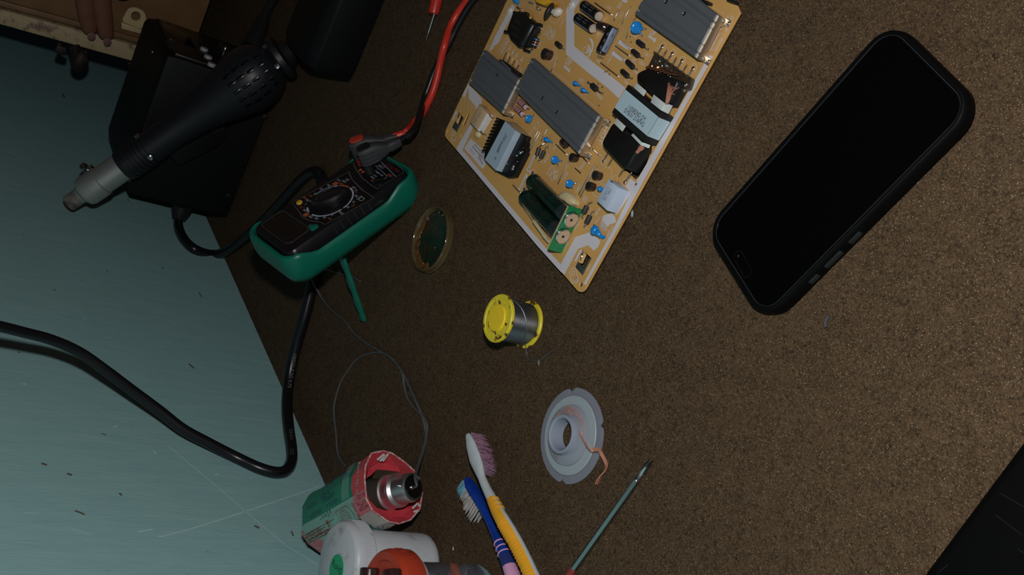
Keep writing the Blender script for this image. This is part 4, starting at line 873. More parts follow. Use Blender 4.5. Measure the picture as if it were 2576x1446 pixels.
# ================================================================== HOT AIR STATION
SX0, SX1, SY0, SY1, SZ = 1.183, 1.342, .296, .478, .142
SHELL = mat('black_steel_shell', (0.0030, 0.0034, 0.0040), .55, spec=.22)
def station():
    t = thing('hot_air_station', 'black box-shaped hot air rework station with display and three buttons', 'soldering station', V((SX0 + SX1) / 2, (SY0 + SY1) / 2, 0))
    def o(z, g, y1=0): return [V(x, y, z) for x, y in rrect(SX0 + g, SX1 - g, SY0 + g, SY1 - g - y1, .003, 3)]
    b = MB(); b.loft([o(.004, .001), o(.005, 0), o(SZ - .014, 0), o(SZ - .004, .002, .010), o(SZ, .006, .016)]); b.build('housing', SHELL, t, angle=30)
    for x in (SX0 + .02, SX1 - .02):
        for y in (SY0 + .02, SY1 - .02):
            b = MB(); b.lathe(Matrix.Translation((x, y, 0)), [(.008, 0), (.009, .002), (.008, .005)], 14); b.build('foot', RUB, t)
    fy = SY0 - .0005
    b = MB(); b.prism([V(SX0 + .006, fy - .002, .012), V(SX1 - .006, fy - .002, .012), V(SX1 - .006, fy - .002, SZ - .012), V(SX0 + .006, fy - .002, SZ - .012)], (0, .004, 0)); fp = b.build('front_panel', mat('black_front_panel', (0.006, 0.006, 0.0065), .35), t, bevel=.001)
    gs = crop(480, 60, .1383)
    dq = [on_y(p, fy - .003) for p in ((437, 96), (520, 122))]
    b = MB(); cxs = (dq[0].x + SX0) / 2
    b.prism([V(SX0 + .062, fy - .003, .095), V(SX1 - .014, fy - .003, .095), V(SX1 - .014, fy - .003, .128), V(SX0 + .062, fy - .003, .128)], (0, .002, 0)); b.build('display', mat('display_glass', (0.002, 0.002, 0.003), .2), fp, bevel=.0005)
    for p in ((245, 455), (318, 595), (383, 735)):
        q = on_y(gs(*p), fy - .004); b = MB(); b.lathe(axis_frame(V(q.x, fy - .0015, q.z), (0, -1, 0)), [(.0050, 0), (.0050, .003), (.0044, .0040), (.0004, .0042)], 20); b.build('button', mat('pale_grey_button', (0.30, 0.30, 0.33), .45), t)
    q = on_y(gs(620, 470), fy - .006); b = MB(); b.lathe(axis_frame(V(q.x, fy - .001, q.z), (0, -1, 0)), [(.0085, 0), (.0085, .010), (.0075, .0115), (.001, .0115)], 20); b.build('knob', mat('glossy_black_knob', (0.012, 0.012, 0.013), .15), t)
    a, c = on_y((421, 98), fy - .0028), on_y((431, 128), fy - .0028); b = MB(); b.text('SMD 858', (a + c) / 2, (1, 0, 0), (0, -1, 0), .008, 'CENTER'); b.build('lettering', mat('dim_grey_print', (0.10, 0.10, 0.11), .6), fp, smooth=False)
    # vents and screws on the top and side
    for p, s in (((384, 131), 'top'), ((574, 492), 'x'), ((667, 293), 'x'), ((325, 452), 'x')):
        if s == 'top': q = at(p, SZ - .002) if False else on_x(p, SX0 - .0004); q = at(p, SZ + .0003); M = axis_frame(q, UP)
        else: q = on_x(p, SX0 - .0004); M = axis_frame(V(SX0, q.y, q.z), (-1, 0, 0))
        b = MB(); b.lathe(M, [(.0030, 0), (.0028, .0012), (.0005, .0016)], 12); b.build('screw', mat('dark_screw', (.12, .12, .12), .35, 1.0), t)
    # holder for the handpiece on the left side
    h0 = [on_x(p, SX0 - .026) for p in ((390, 346), (458, 300), (480, 330), (505, 327), (566, 310), (572, 335), (555, 365), (450, 418))]
    b = MB(); b.prism(h0, (.024, 0, 0)); b.build('handle_holder', mat('black_holder', (0.004, 0.004, 0.005), .45), t, bevel=.002)
    # mains socket collar at the back
    b = MB(); p = on_y((462, 512), SY1 + .01); b.box(Matrix.Translation((p.x + .004, SY1 + .006, p.z + .001)), .030, .014, .024); b.build('mains_socket', BLK, t, bevel=.002)
station()
def gun():
    a, c = on_x((697, 152), 1.118), on_x((172, 512), 1.150)
    d = (c - a).normalized(); L = (c - a).length; M = axis_frame(a, d)
    cx = (CAM - a); cx = (cx - d * cx.dot(d)).normalized(); M = frame(a, cx.cross(d), z=d) if False else frame(a, d.cross(cx), z=d)
    t = thing('hot_air_gun', 'black hot air gun with a steel nozzle hanging on the station side', 'hot air gun', V(a.x, a.y, 0))
    def lz(px):   # distance along the axis of an image point
        best = min(range(0, 401), key=lambda k: (lambda q: (q[0] - px[0]) ** 2 + (q[1] - px[1]) ** 2)(proj(a + d * L * k / 400))); return L * best / 400
    def proj(P):
        q = P - CAM; z = q.dot(RZ); return (W / 2 + F * q.dot(RX) / z, H / 2 + F * q.dot(RY) / z)
    z1, z2, z3, z4 = lz((318, 432)), lz((330, 420)), lz((252, 462)), lz((218, 492))
    GB = mat('black_gun_shell', (0.011, 0.0125, 0.016), .42)
    pf = [(.012, 0), (.0205, .001), (.0275, .008), (.0345, .020), (.0375, .034), (.0362, .048), (.0325, .064), (.0278, .082), (.0238, .100), (.0208, .120), (.0190, .145), (.0190, z1 * .88), (.0196, z1 - .006), (.0182, z1)]
    b = MB(); b.lathe(M, pf, 32); h = b.build('handle', GB, t, angle=60)
    for k in range(6):
        z = z1 - .008 - k * .0055; b = MB(); b.lathe(M, [(.0188, z - .0016), (.0204, z - .0012), (.0204, z + .0012), (.0188, z + .0016)], 28, False, False); b.build('grip_ring', GB, h)
    b = MB(); b.lathe(M, [(.0245, .0), (.0275, -.003), (.0265, -.009), (.018, -.012), (.012, -.022), (.010, -.030)], 28); b.build('end_cap', BLK, t)
    b = MB(); b.lathe(M, [(.0165, z1 - .010), (.0165, z3 - .0), (.0155, z3)], 32); b.build('heater_tube', mat('worn_steel_tube', (0.46, 0.49, 0.46), .40, .7, var=.1, scale=60), t)
    b = MB(); b.lathe(M, [(.0168, z3 - .004), (.0180, z3 - .003), (.0180, z4 - .004), (.0165, z4), (.0105, z4 + .004), (.0098, z4 + .006)], 32); b.build('nozzle_collar', mat('brushed_nozzle_steel', (0.46, 0.48, 0.46), .42, .7, var=.15, scale=60), t)
    b = MB(); b.lathe(M, [(.0095, z4 - .004), (.0095, L - .001), (.0088, L), (.0080, L - .002), (.0078, z4)], 28); b.build('nozzle', stained('heat_stained_steel', (0.50, 0.48, 0.45), (0.22, 0.14, 0.11), .40, 60, .45, .65, metal=.7), t)
    # clamp lug with its screw on top of the collar
    q = on_x((222, 436), 1.17); ax = (z3 + z4) / 2; cdir = (q - (a + d * ax)); cdir = (cdir - d * cdir.dot(d)).normalized(); p = a + d * (ax - .004) + cdir * .0195
    b = MB(); b.box(frame(p + cdir * .003, d, z=cdir), .012, .010, .016); b.build('clamp_lug', STEEL, t, bevel=.001)
    b = MB(); s_ = cdir.cross(d); b.lathe(axis_frame(p + cdir * .006 - s_ * .010, s_), [(.0036, 0), (.0042, .001), (.0042, .004), (.0024, .0042), (.0024, .019), (.0044, .0195), (.0044, .023)], 12); b.build('clamp_screw', STEEL, t)
    # ventilation slots
    for r_ in range(5):
        for k in range(4):
            z = .016 + k * .0125; th = math.radians(-90 - 40 + r_ * 17); f = (z - .0) ; rad = (.0318, .0360, .0372, .0348)[k]
            pr = Matrix.Rotation(th, 4, 'Z'); nrm = (M.to_3x3() @ V(math.cos(th), math.sin(th), 0)); o = M @ V(math.cos(th) * rad, math.sin(th) * rad, z)
            b = MB(); b.box(frame(o, d, z=nrm), .0105, .0040, .0022); b.build('vent_slot', mat('deep_slot', (0.002, 0.002, 0.0025), .3), h, bevel=.0010)
    for p in ((664, 118), (697, 167), (375, 399), (334, 343)):
        o = on_plane(p, a + cx * .028 + d * .05, cx); b = MB()
        k = (o - a).dot(d); rad = .0245 if k < .02 else .0215; o2 = a + d * k; lat = (o - o2 - cx * (o - o2).dot(cx)); lat_ = min(lat.length, rad * .85); lat = lat.normalized() * lat_
        o = o2 + lat + cx * math.sqrt(max(0, rad ** 2 - lat_ ** 2)); nn = (o - o2).normalized()
        b.lathe(axis_frame(o, nn), [(.0034, -.001), (.0034, .0008), (.0022, .0016), (.0004, .0012)], 12); b.build('screw', STEEL, t)
    # hose leaving the handle end
    P = [a - d * .020, a - d * .040] + [at(p, z) for p, z in (((748, 124), .012), ((775, 95), .010), ((820, 40), .010), ((870, -30), .010))]
    b = MB(); b.tube(smooth_path(P, 6), .0085, 14); b.build('air_hose', RUB, t)
    for k in range(5):
        q = (a - d * .020).lerp(P[2], .15 + k * .14); b = MB(); dd = (P[2] - a).normalized(); b.lathe(axis_frame(q, dd), [(.0088, -.002), (.0105, -.001), (.0105, .001), (.0088, .002)], 16, False, False); b.build('hose_ridge', RUB, t)
gun()
def cables():
    t = thing('cable', 'thin black cable with a ribbed strain relief above the hot air gun', 'cable', at((655, 60)))
    P = [V(1.22, SY0 - .004, .030)] + [at(p, z) for p, z in (((640, 110), .016), ((652, 72), .011), ((665, 42), .0065), ((680, 14), .0065), ((700, -20), .0065), ((740, -80), .0065))]
    b = MB(); b.tube(smooth_path(P, 6), .0062, 12); b.build('cord', RUB, t)
    a, c = at((633, 122), .018), at((664, 45), .0075); d = (c - a).normalized(); b = MB(); prof = []
    L = (c - a).length
    for k in range(9):
        z = L * k / 9; r = .0145 - .0065 * k / 9; prof += [(r, z), (r, z + L / 14), (r - .0016, z + L / 13), (r - .0016, z + L / 10)]
    b.lathe(axis_frame(a, d), prof, 18); b.build('strain_relief', BLK, t)
    # mains cord: round the multimeter, over the carpet and up the wall
    t = thing('mains_cord', 'thick black mains cord running under the multimeter and up the wall', 'cord', at((740, 900)))
    R0 = .0062; wy = WALLY - R0 - .0006
    e = on_y((462, 512), .49)
    P = [V(e.x, .484, e.z), V(e.x - .004, .498, e.z + .002)] + [on_y(p, wy) for p in ((449, 543), (450, 575), (466, 606), (492, 628))]
    P += [at(p, z) for p, z in (((531, 640), .016), ((565, 634), .0075), ((600, 612), R0), ((640, 580), R0), ((690, 528), R0), ((735, 478), R0), ((765, 447), R0), ((790, 432), R0), ((806, 440), R0), ((812, 465), R0), ((812, 510), R0), ((808, 570), R0), ((800, 640), R0), ((790, 700), R0), ((778, 750), R0), ((764, 805), R0), ((748, 858), R0), ((735, 910), R0), ((727, 955), .0068))]
    P += [on_y(p, y) for p, y in (((723.5, 985), wy - .010), ((722, 1030), wy - .004), ((727, 1085), wy), ((733, 1125), wy), ((733, 1158), wy), ((720, 1182), wy), ((694, 1188), wy), ((650, 1176), wy), ((590, 1148), wy), ((520, 1112), wy - .006), ((460, 1079), wy - .012), ((400, 1032), wy - .022), ((330, 980), wy - .034), ((265, 931), wy - .046), ((200, 886), wy - .057), ((130, 855), wy - .066), ((60, 836), wy - .074), ((0, 821), wy - .081), ((-60, 808), wy - .088))]
    S = smooth_path(P, 6); nS = len(S); b = MB(); b.tube(S, [R0 - .0018 * min(1, max(0, (i / nS - .45) / .5)) for i in range(nS)], 14); b.build('cord', mat('black_cord', (0.008, 0.0085, 0.011), .3), t, angle=60)
    b = MB(); q0, q1 = on_y((478, 500), SY1 + .006), on_y((449, 552), wy - .001); b.tube([V(e.x + .001, SY1 + .008, e.z), V(e.x - .002, .500, e.z + .001), q1], [.0135, .0125, .0085], 14); b.build('cord_boot', BLK, t)
    # moulded lettering along the cord
    run = [on_y(p, wy) for p in ((738, 925), (728, 985), (726, 1030), (731, 1090), (735, 1130))]
    for s, p0, p1, z in (('H05VV-F 3G 0.75', (742, 890), (733, 940), 1), ('o o o', (729, 985), (728.5, 1018), 0), ('VDE-RVV', (731, 1078), (733, 1115), 0), ('CCC', (734, 1128), (734, 1145), 0)):
        a, c = (at(p0, .0124), at(p1, .0124)) if z else (on_y(p0, wy - R0 - .0004), on_y(p1, wy - R0 - .0004)); d = (c - a).normalized(); nn = (CAM - a).normalized(); nn = (nn - d * nn.dot(d)).normalized()
        b = MB(); b.text(s, a, d, nn, .0048); b.build('lettering', mat('grey_cord_print', (.12, .12, .13), .6), t, smooth=False)
cables()
def psu():
    A = at((880, 212)); x0 = A.x - .001
    t = thing('equipment_box', 'matt black box with chamfered edges between the hot air gun and the red probe', 'box', V(x0 + .05, .10, 0))
    pr = [(0, 0), (0, .044), (.010, .053), (.030, .056), (.088, .056), (.098, .047), (.098, 0)]
    b = MB(); y1, y0 = A.y, -.06
    b.loft([[V(x0 + x, y0, z) for x, z in pr], [V(x0 + x, y1 - .014, z) for x, z in pr], [V(x0 + .003 + x * .94, y1 - .004, z * .93) for x, z in pr], [V(x0 + .006 + x * .88, y1, z * .85) for x, z in pr]]); b.build('housing', mat('matt_black_housing', (0.0035, 0.004, 0.0045), .5, spec=.3), t, bevel=.0012, angle=30)
    a, c, e = at((758, 22), .0565), at((757, 152), .0565), at((785, 10), .0565)
    b = MB(); b.ribbon([V(x0 + .030, y0, .0565), V(x0 + .030, y1 - .02, .0565)], .0012); b.build('edge_glint', mat('edge_glint_tone', (.012, .014, .016), .3), t, smooth=False)  # glint along the top edge, drawn as a paler strip
    for y in (.02, .06, .10):
        b = MB(); b.box(Matrix.Translation((x0 + .06, y, .0563)), .040, .008, .0010); b.build('vent_slot', BLKG, t, bevel=.0004)
psu()

# ================================================================== CIRCUIT BOARD
ZB = 0.0066
c1 = crop(1180, 0, .166); c2 = crop(1500, 0, .166); c3 = crop(1100, 180, .166); c4 = crop(1400, 180, .166); c5 = crop(1120, 380, .166); c6 = crop(1400, 380, .13834); c7 = crop(1280, 540, .14179)
def B(p, h=0.0): return at(p, ZB + h)
def xy(p): q = B(p); return (q.x, q.y)
pcb = thing('circuit_board', 'tan power supply circuit board crowded with components', 'circuit board', V(.60, .10, 0))
PCBM = mat('tan_phenolic_board', (0.60, 0.345, 0.112), .42, var=.07, scale=28, spec=.35)
SILK = mat('grey_white_silkscreen', (0.63, 0.60, 0.64), .55, var=.03)
def board():
    cor = [(1303, -50), (1115.4, 339), (1462.7, 742.6), (1861, 31.5), (1852, -60)]
    A_, B2_, R2_ = [Vector(xy(p)) for p in cor[1:4]]; TL_ = A_ + (R2_ - B2_) * 1.05; E_ = R2_ + (R2_ - B2_) * .05 + (A_ - B2_) * .08
    pts = [tuple(TL_), tuple(A_), tuple(B2_), tuple(R2_), tuple(E_)]; R_ = [.0, .007, .007, .0, .0]; out = []
    for i, p in enumerate(pts):
        if R_[i] == 0: out.append(p); continue
        P = Vector(p); a = Vector(pts[i - 1]) - P; c = Vector(pts[(i + 1) % len(pts)]) - P
        s, e = P + a.normalized() * R_[i], P + c.normalized() * R_[i]
        for k in range(7):
            t = k / 6; q = s * (1 - t) ** 2 + P * 2 * t * (1 - t) + e * t * t; out.append((q.x, q.y))
    def circ(p, rpx):
        q = B(p); r = rpx * mpp(q); return [(q.x + r * math.cos(2 * math.pi * k / 16), q.y + r * math.sin(2 * math.pi * k / 16)) for k in range(16)]
    holes = [circ(c7(1105, 708), 6.3), circ(c7(1278, 1240), 6.3), circ(c3(163, 908), 4.6), circ(c3(368, 973), 4.6)]
    holes.append([xy(c6(x, y)) for x, y in ((1225, 330), (1440, 515), (1520, 445), (1640, 225), (1705, 40), (1600, -60))])
    holes.append([xy(c7(x, y)) for x, y in ((1195, 935), (1300, 1045), (1455, 760), (1345, 660))])
    holes.append([xy(c3(x, y)) for x, y in ((235, 845), (290, 900), (395, 700), (345, 640))])
    holes.append([xy(c3(x, y)) for x, y in ((385, 800), (398, 835), (420, 800), (480, 660), (478, 635), (455, 645))])
    holes.append([xy(c1(x, y)) for x, y in ((375, 462), (380, 470), (440, 420), (436, 412))])
    holes.append([xy(c4(x, y)) for x, y in ((606, 100), (785, 262), (792, 252), (618, 94))])
    b = filled(out, holes, ZB, .0019); b.build('board_panel', PCBM, pcb, smooth=False)
board()
SK = MB(); SH_ = .00007
def area(px, conv=lambda x, y: (x, y)): SK.poly([B(conv(*p), SH_) for p in px])
def sline(px, w=.00028, conv=lambda x, y: (x, y), closed=False): SK.ribbon([B(conv(*p), SH_ * 1.4) for p in px], w, UP, closed)
def stext(s, p, q, size, conv, m=None, align='LEFT'):
    a, c = B(conv(*p), SH_ * 1.5), B(conv(*q), SH_ * 1.5); SK.text(s, a if align == 'LEFT' else (a + c) / 2, c - a, UP, size, align, (c - a).length)
def scirc(p, r, conv, w=.00028, n=24, a0=0, a1=6.2832):
    q = B(conv(*p), SH_ * 1.4); k = mpp(q) * r * (B(conv(p[0] + 1, p[1])) - B(conv(*p))).length / mpp(q) if False else r
    SK.ribbon([q + V(k * math.cos(a0 + (a1 - a0) * i / n), k * math.sin(a0 + (a1 - a0) * i / n), 0) for i in range(n + 1)], w, UP)
def silk():
    area([(1147.5, 373.5), (1152, 381), (1353, 620), (1409.5, 682.5), (1419.5, 690.8), (1411, 665), (1370, 620), (1163, 377.5)])
    area([(290, 1165), (500, 800), (570, 690), (600, 600), (575, 520), (478, 410), (478, 205), (530, 245), (672, 405), (672, 475), (620, 610), (535, 860), (380, 1192)], c3)
    area([(475, 175), (378, 355), (412, 395), (476, 245)], c3)
    area([(920, 880), (1180, 395), (1440, 310), (1480, 350), (1560, 400), (1625, 470), (1590, 560), (1510, 640), (1410, 540), (1228, 605), (985, 1062)], c7)
    area([(1467.5, 713.5), (1541, 580), (1607, 445), (1699, 288), (1727, 240), (1784, 137), (1794, 143), (1739, 240), (1712, 288), (1625, 445), (1551.5, 580), (1473.5, 717)])
    area([(1345, 490), (1470, 598), (1090, 1165), (1065, 1150), (1312, 718), (1250, 645)], c6)
    area([(1000, 1130), (1065, 1195), (1085, 1290), (960, 1340), (935, 1378), (820, 1258), (845, 1195), (880, 1160)], c6)
    area([(1437, -45), (1436.5, 0), (1424, 25), (1424, 137), (1497, 196.7), (1530, 222.4), (1557, 248), (1573, 221), (1533, 188), (1500, 163), (1444.8, 116.2), (1444.8, 25), (1459, 0), (1480, -45)])
    area([(655, 60), (690, 100), (672, 200), (520, 480), (450, 650), (390, 690), (345, 765), (300, 765), (410, 520), (590, 180)], c1)
    # long thin frame lines beside the right edge and on the left
    sline([(1130, 1090), (1480, 620)], .0002, c6) if False else None
    for P in ([(378, 372), (565, 570), (440, 870), (290, 1160)], [(365, 385), (365, 540), (240, 780)], [(415, 410), (415, 540), (330, 640)], [(470, 460), (470, 640)], [(520, 515), (520, 640), (400, 920)], [(310, 490), (310, 640), (165, 850), (165, 885)], [(210, 790), (210, 900)]): sline(P, .00022, c3)
    sline([(565, 20), (440, 320), (470, 340), (640, 60)], .00022, c1); sline([(720, 20), (250, 760)], .0002, c1) if False else None
    for k in range(5): sline([(590 - k * 85, 60 + k * 160), (650 - k * 80, 100 + k * 150)], .0002, c1) if k else None
    # dotted frames beside the heat sinks
    for a, c_, n in ((c1(1060, 900), c1(1780, 1446), 60), (c3(1780, 20), c3(2420, 560), 50), (c2(1690, 60), c2(1960, 230), 30), (c4(0, 20), c4(600, 540), 50)):
        for k in range(n):
            p = (a[0] + (c_[0] - a[0]) * k / n, a[1] + (c_[1] - a[1]) * k / n); q = (a[0] + (c_[0] - a[0]) * (k + .5) / n, a[1] + (c_[1] - a[1]) * (k + .5) / n); sline([p, q], .00022)
    # warning hands
    def hand_icon(o, d, s, cross):
        """open hand drawn in outline; o px anchor, d px direction of the fingers"""
        a, c = B(o, SH_ * 1.4), B((o[0] + d[0], o[1] + d[1]), SH_ * 1.4); x = (c - a).normalized(); y = UP.cross(x)
        L_ = lambda pts, cl=False: SK.ribbon([a + x * p * s + y * q * s for p, q in pts], .085 * s, UP, cl)
        L_([(-.95, -.1), (-.75, .55), (-.1, .62), (.25, .45), (.95, .50), (1.0, .36), (.4, .28), (1.15, .30), (1.18, .16), (.4, .12), (1.15, .10), (1.15, -.04), (.4, -.04), (1.0, -.10), (1.0, -.22), (.2, -.26), (.75, -.62), (.62, -.74), (-.2, -.52), (-.8, -.5)], True)
        if cross:
            SK.ribbon([a + x * .1 * s + V(.95 * s * math.cos(t), .95 * s * math.sin(t), 0) for t in [2 * math.pi * k / 24 for k in range(24)]], .07 * s, UP, True) if False else None
            L_([(-.9, .9), (.9, -.9)]); L_([(-.9, -.7), (1.0, .75)])
            SK.ribbon([a - x * .35 * s + V(.62 * s * math.cos(t), .62 * s * math.sin(t), 0) for t in [2 * math.pi * k / 20 for k in range(20)]], .07 * s, UP, True)
        else:
            SK.ribbon([a - x * .30 * s + V(.26 * s * math.cos(t), .26 * s * math.sin(t), 0) for t in [2 * math.pi * k / 20 for k in range(20)]], .085 * s, UP, True)
    hand_icon(c7(1150, 1075), (6, 16), .0060, False); hand_icon(c3(245, 970), (2, 14), .0056, False);
    def crossed(o, k, cv):
        T = lambda pts: [(o[0] + x * k, o[1] + y * k) for x, y in pts]
        sline(T([(-40, 95), (-53, 35), (-60, 0), (-35, -35), (5, -50), (30, -25), (55, -5), (55, 25), (40, 35), (45, 60), (30, 60), (25, 85), (10, 80), (5, 60), (-10, 85), (-20, 100)]), .0005, cv, True)
        for P in ([(5, 15), (40, 35)], [(-5, 30), (30, 60)], [(-10, 45), (10, 80)], [(-80, 30), (60, -55)], [(-10, -105), (15, 15)]): sline(T(P), .0006, cv)
    crossed((1245, 505), 1.0, c1); crossed((1648, 345), 1.05, c5)
    # words and arrows
    stext('DANGER', (1225, 375), (1140, 530), .0030, c1); stext('DANGER', (1620, 215), (1530, 360), .0030, c5)
    stext('HOT', (590, 600), (470, 790), .0082, c1, align='CENTER'); sline([(560, 560), (610, 590), (480, 850), (430, 795)], .0003, c1, True)
    stext('HOT', (760, 830), (650, 1080), .0082, c4, align='CENTER'); sline([(745, 775), (820, 815), (665, 1120), (600, 1050)], .0003, c4, True)
    stext('DIP', (1470, 925), (1545, 965), .0082, c1); stext('DIP', (830, 475), (905, 510), .0076, c2)
    area([(1450, 985), (1515, 1050), (1530, 1015), (1530, 1085), (1490, 1105), (1500, 1080), (1430, 1015)], c1); area([(800, 530), (885, 590), (908, 560), (900, 630), (855, 640), (868, 615), (785, 560)], c2)
    for x, y in ((640, 690), (690, 745), (745, 795), (820, 860)): area([(x - 5, y), (x + 5, y + 5), (x - 20, y + 50), (x - 5, y + 60), (x - 40, y + 72), (x - 45, y + 35), (x - 32, y + 42)], c1)
    area([(1270, 625), (1295, 620), (1300, 690), (1275, 665), (1190, 835), (1165, 815), (1245, 650)], c7); area([(280, 600), (300, 595), (300, 650), (285, 635), (238, 750), (225, 738), (268, 625)], c3)
    for (x, y), cv, dx, dy in (((2360, 650), c1, 0, 0), ((2260, 820), c1, 0, 0)):
        area([(x - 75, y - 50), (x + 75, y + 60), (x + 45, y + 110), (x - 105, y + 5)], cv)
        area([(x + 75, y + 70), (x + 110, y + 85), (x + 118, y + 60), (x + 125, y + 115), (x + 85, y + 115), (x + 98, y + 102), (x + 68, y + 88)], cv)
    for px, py in ((1300, 160), (1180, 450)): area([(px + 48, py - 110), (px + 72, py - 92), (px - 45, py + 145), (px - 75, py + 135)], c5)
    area([(1240, 280), (1290, 340), (1310, 325), (1265, 265)], c5); area([(1215, 395), (1275, 455), (1290, 435), (1240, 380)], c5)
    sk2 = MB()
    for p, q, cv, t_ in (((2420, 720), (2300, 625), c1, 'Discharge -'), ((2345, 890), (2215, 790), c1, 'Discharge +'), ((1258, 258), (1348, 75), c5, 'Discharge +'), ((1140, 560), (1230, 370), c5, 'Discharge -')):
        a, c = B(cv(*p), SH_ * 3), B(cv(*q), SH_ * 3); sk2.text(t_, a, c - a, UP, .0030, 'LEFT', (c - a).length)
    sk2.build('lettering', mat('tan_reverse_print', (0.30, 0.22, 0.14), .6), pcb, smooth=False)
    for s, p, q, sz, cv in (('CP803S', (2030, 1060), (1955, 1195), .0030, c5), ('CP804S', (1060, 460), (970, 620), .0030, c7), ('LUG2', (1450, 885), (1380, 1000), .0034, c7), ('BONDING', (1845, 205), (1740, 390), .0034, c7), ('CY905', (770, 1200), (700, 1320), .0034, c6), ('BBY802', (780, 1040), (705, 1170), .0034, c6), ('JP805', (565, 820), (500, 940), .0032, c6), ('JP807', (525, 800), (465, 910), .0032, c6), ('CM804', (435, 610), (360, 740), .0032, c6), ('CM823', (500, 190), (435, 320), .0032, c6), ('JP812', (205, 380), (145, 490), .0030, c6),
                            ('CM860', (2165, 845), (2095, 960), .0030, c1), ('JP821', (2335, 180), (2285, 270), .0030, c1), ('JP827', (2150, 130), (2075, 85), .0028, c1), ('JP815', (2530, 920), (2470, 890), .0028, c1), ('JP813', (1990, 940), (1925, 905), .0028, c1), ('NT801S', (1440, 290), (1375, 410), .0030, c1), ('CP809', (1345, 840), (1290, 950), .0030, c1), ('SA802', (1100, 620), (1045, 725), .0028, c1), ('DM855C', (800, 850), (730, 795), .0028, c2), ('DM853C', (730, 985), (650, 930), .0028, c2), ('DM851C', (640, 1120), (570, 1065), .0028, c2), ('DM852C', (485, 1270), (420, 1215), .0028, c2), ('CM857', (535, 520), (620, 570), .0026, c2), ('CT1TS', (965, 670), (920, 740), .0026, c2), ('QB808S', (810, 1020), (745, 1130), .0028, c1), ('BDP802', (1690, 1260), (1620, 1390), .0030, c3), ('BDP803', (2500, 410), (2420, 330), .0030, c3), ('CM830', (1740, 1225), (1670, 1195), .0026, c1), ('PHOTONICS', (1480, 830), (1390, 960), .0030, c3), ('QPD802', (1830, 1080), (1750, 1190), .0026, c3), ('CM861', (1985, 480), (1935, 570), .0026, c1), ('BN44-01110C', (1790, 620), (1745, 780), .0030, c2), ('COOL', (1905, 590), (1880, 640), .0034, c2), ('BN44-01110D', (1860, 510), (1725, 760), .0030, c2), ('L55E6_AHS', (2060, 250), (1950, 480), .0030, c2), ('L75E6N_AHS', (2010, 230), (1880, 450), .0030, c2), ('COOL', (1900, 560), (1790, 780), .0030, c2), ('JP812', (1840, 330), (1800, 420), .0028, c5)):
        stext(s, p, q, sz, cv)
    sline([(2040, 210), (2095, 260), (1780, 840), (1700, 800)], .00022, c2); sline([(1985, 240), (1700, 790)], .00022, c2); sline([(1890, 500), (1940, 530)], .00022, c2)
    stext('us', (2310, 60), (2260, 130), .0090, c1); area([(2370, -10), (2410, 20), (2380, 45), (2330, 30), (2300, 15)], c1)
    # ring and swoosh mark
    q = [(1830, 575), (1880, 620), (1885, 680), (1845, 780), (1810, 860), (1845, 790), (1800, 720), (1805, 660)]
    area([(1812, 572), (1860, 590), (1885, 640), (1884, 700), (1864, 792), (1848, 790), (1860, 720), (1856, 660), (1840, 615)], c1); area([(1790, 665), (1830, 705), (1850, 760), (1848, 820), (1820, 858), (1765, 865), (1800, 845), (1822, 810), (1822, 765), (1805, 715)], c1); scirc((1790, 775), .0012, c1, .0012, 12); scirc((1750, 760), .0022, c1, .0004, 20)
    # component outlines
    for p, r, cv in (((1330, 180), .0085, c1), ((1250, 840), .0052, c1), ((2030, 420), .0, c1), ((440, 170), .0058, c6), ((890, 450), .0064, c6), ((760, 680), .0058, c6)):
        if r: scirc(p, r, cv)
    for p, cv in (((1090, 150), c1), ((960, 90), c1), ((785, 140), c1), ((1100, 430), c1), ((905, 800), c1), ((558, 810), c1), ((620, 870), c1), ((685, 935), c1), ((745, 1005), c1), ((1005, 705), c2), ((1155, 810), c2), ((1300, 920), c2), ((1470, 1035), c2), ((1635, 850), c2), ((1075, 620), c3), ((2285, 1210), c3), ((1510, 820), c3), ((865, 700), c3), ((745, 960), c3), ((860, 185), c6), ((1250, 560), c6), ((1050, 520), c6), ((1325, 335), c5), ((1200, 580), c5)):
        scirc(p, .0029, cv, .00025, 18)
    for P, cv in (([(680, 605), (760, 650), (770, 660), (740, 730)], c2), ([(605, 745), (690, 795), (645, 895)], c2), ([(520, 915), (605, 975), (570, 1045)], c2), ([(440, 1055), (530, 1110), (490, 1210)], c2), ([(1380, 630), (1430, 650), (1400, 760)], c1), ([(1900, 1265), (1975, 1305), (1930, 1395)], c1), ([(2255, 370), (2340, 440), (2115, 850), (2080, 830)], c1), ([(1640, 1215), (1690, 1250), (1600, 1385)], c3), ([(590, 1010), (640, 1050), (580, 1180)], c6), ([(650, 1190), (675, 1210), (600, 1350), (585, 1330)], c6), ([(1665, 1240), (1745, 1275), (1720, 1305)], c1), ([(1010, 240), (860, 200)], c1), ([(770, 1290), (1400, 1446), (1020, 130)], c3)):
        if len(P) > 2 and cv is not c3 or cv is c3 and len(P) == 3 and P[0][0] > 1000: sline(P, .00026, cv)
    # small hatched bonding pad
    hp = [(1635, 105), (1755, 215), (1700, 300), (1615, 205)]; sline(hp, .0002, c7, True)
    for k in range(1, 9):
        f = k / 9; l = lambda a, c: (a[0] + (c[0] - a[0]) * f, a[1] + (c[1] - a[1]) * f); sline([l(hp[0], hp[1]), l(hp[3], hp[2])], .0003, c7); sline([l(hp[0], hp[3]), l(hp[1], hp[2])], .0003, c7) if k % 2 else None
    scirc((1690, 350), .0040, c7); sline([(1600, 90), (1640, 30), (1700, 10)], .0003, c7)
    # white printed label beside the transformer (letters only)
    area([(505, 1012), (800, 1290), (690, 1480), (408, 1165)], c3); sline([(495, 985), (830, 1300), (700, 1520), (385, 1185)], .0002, c3, True)
silk()
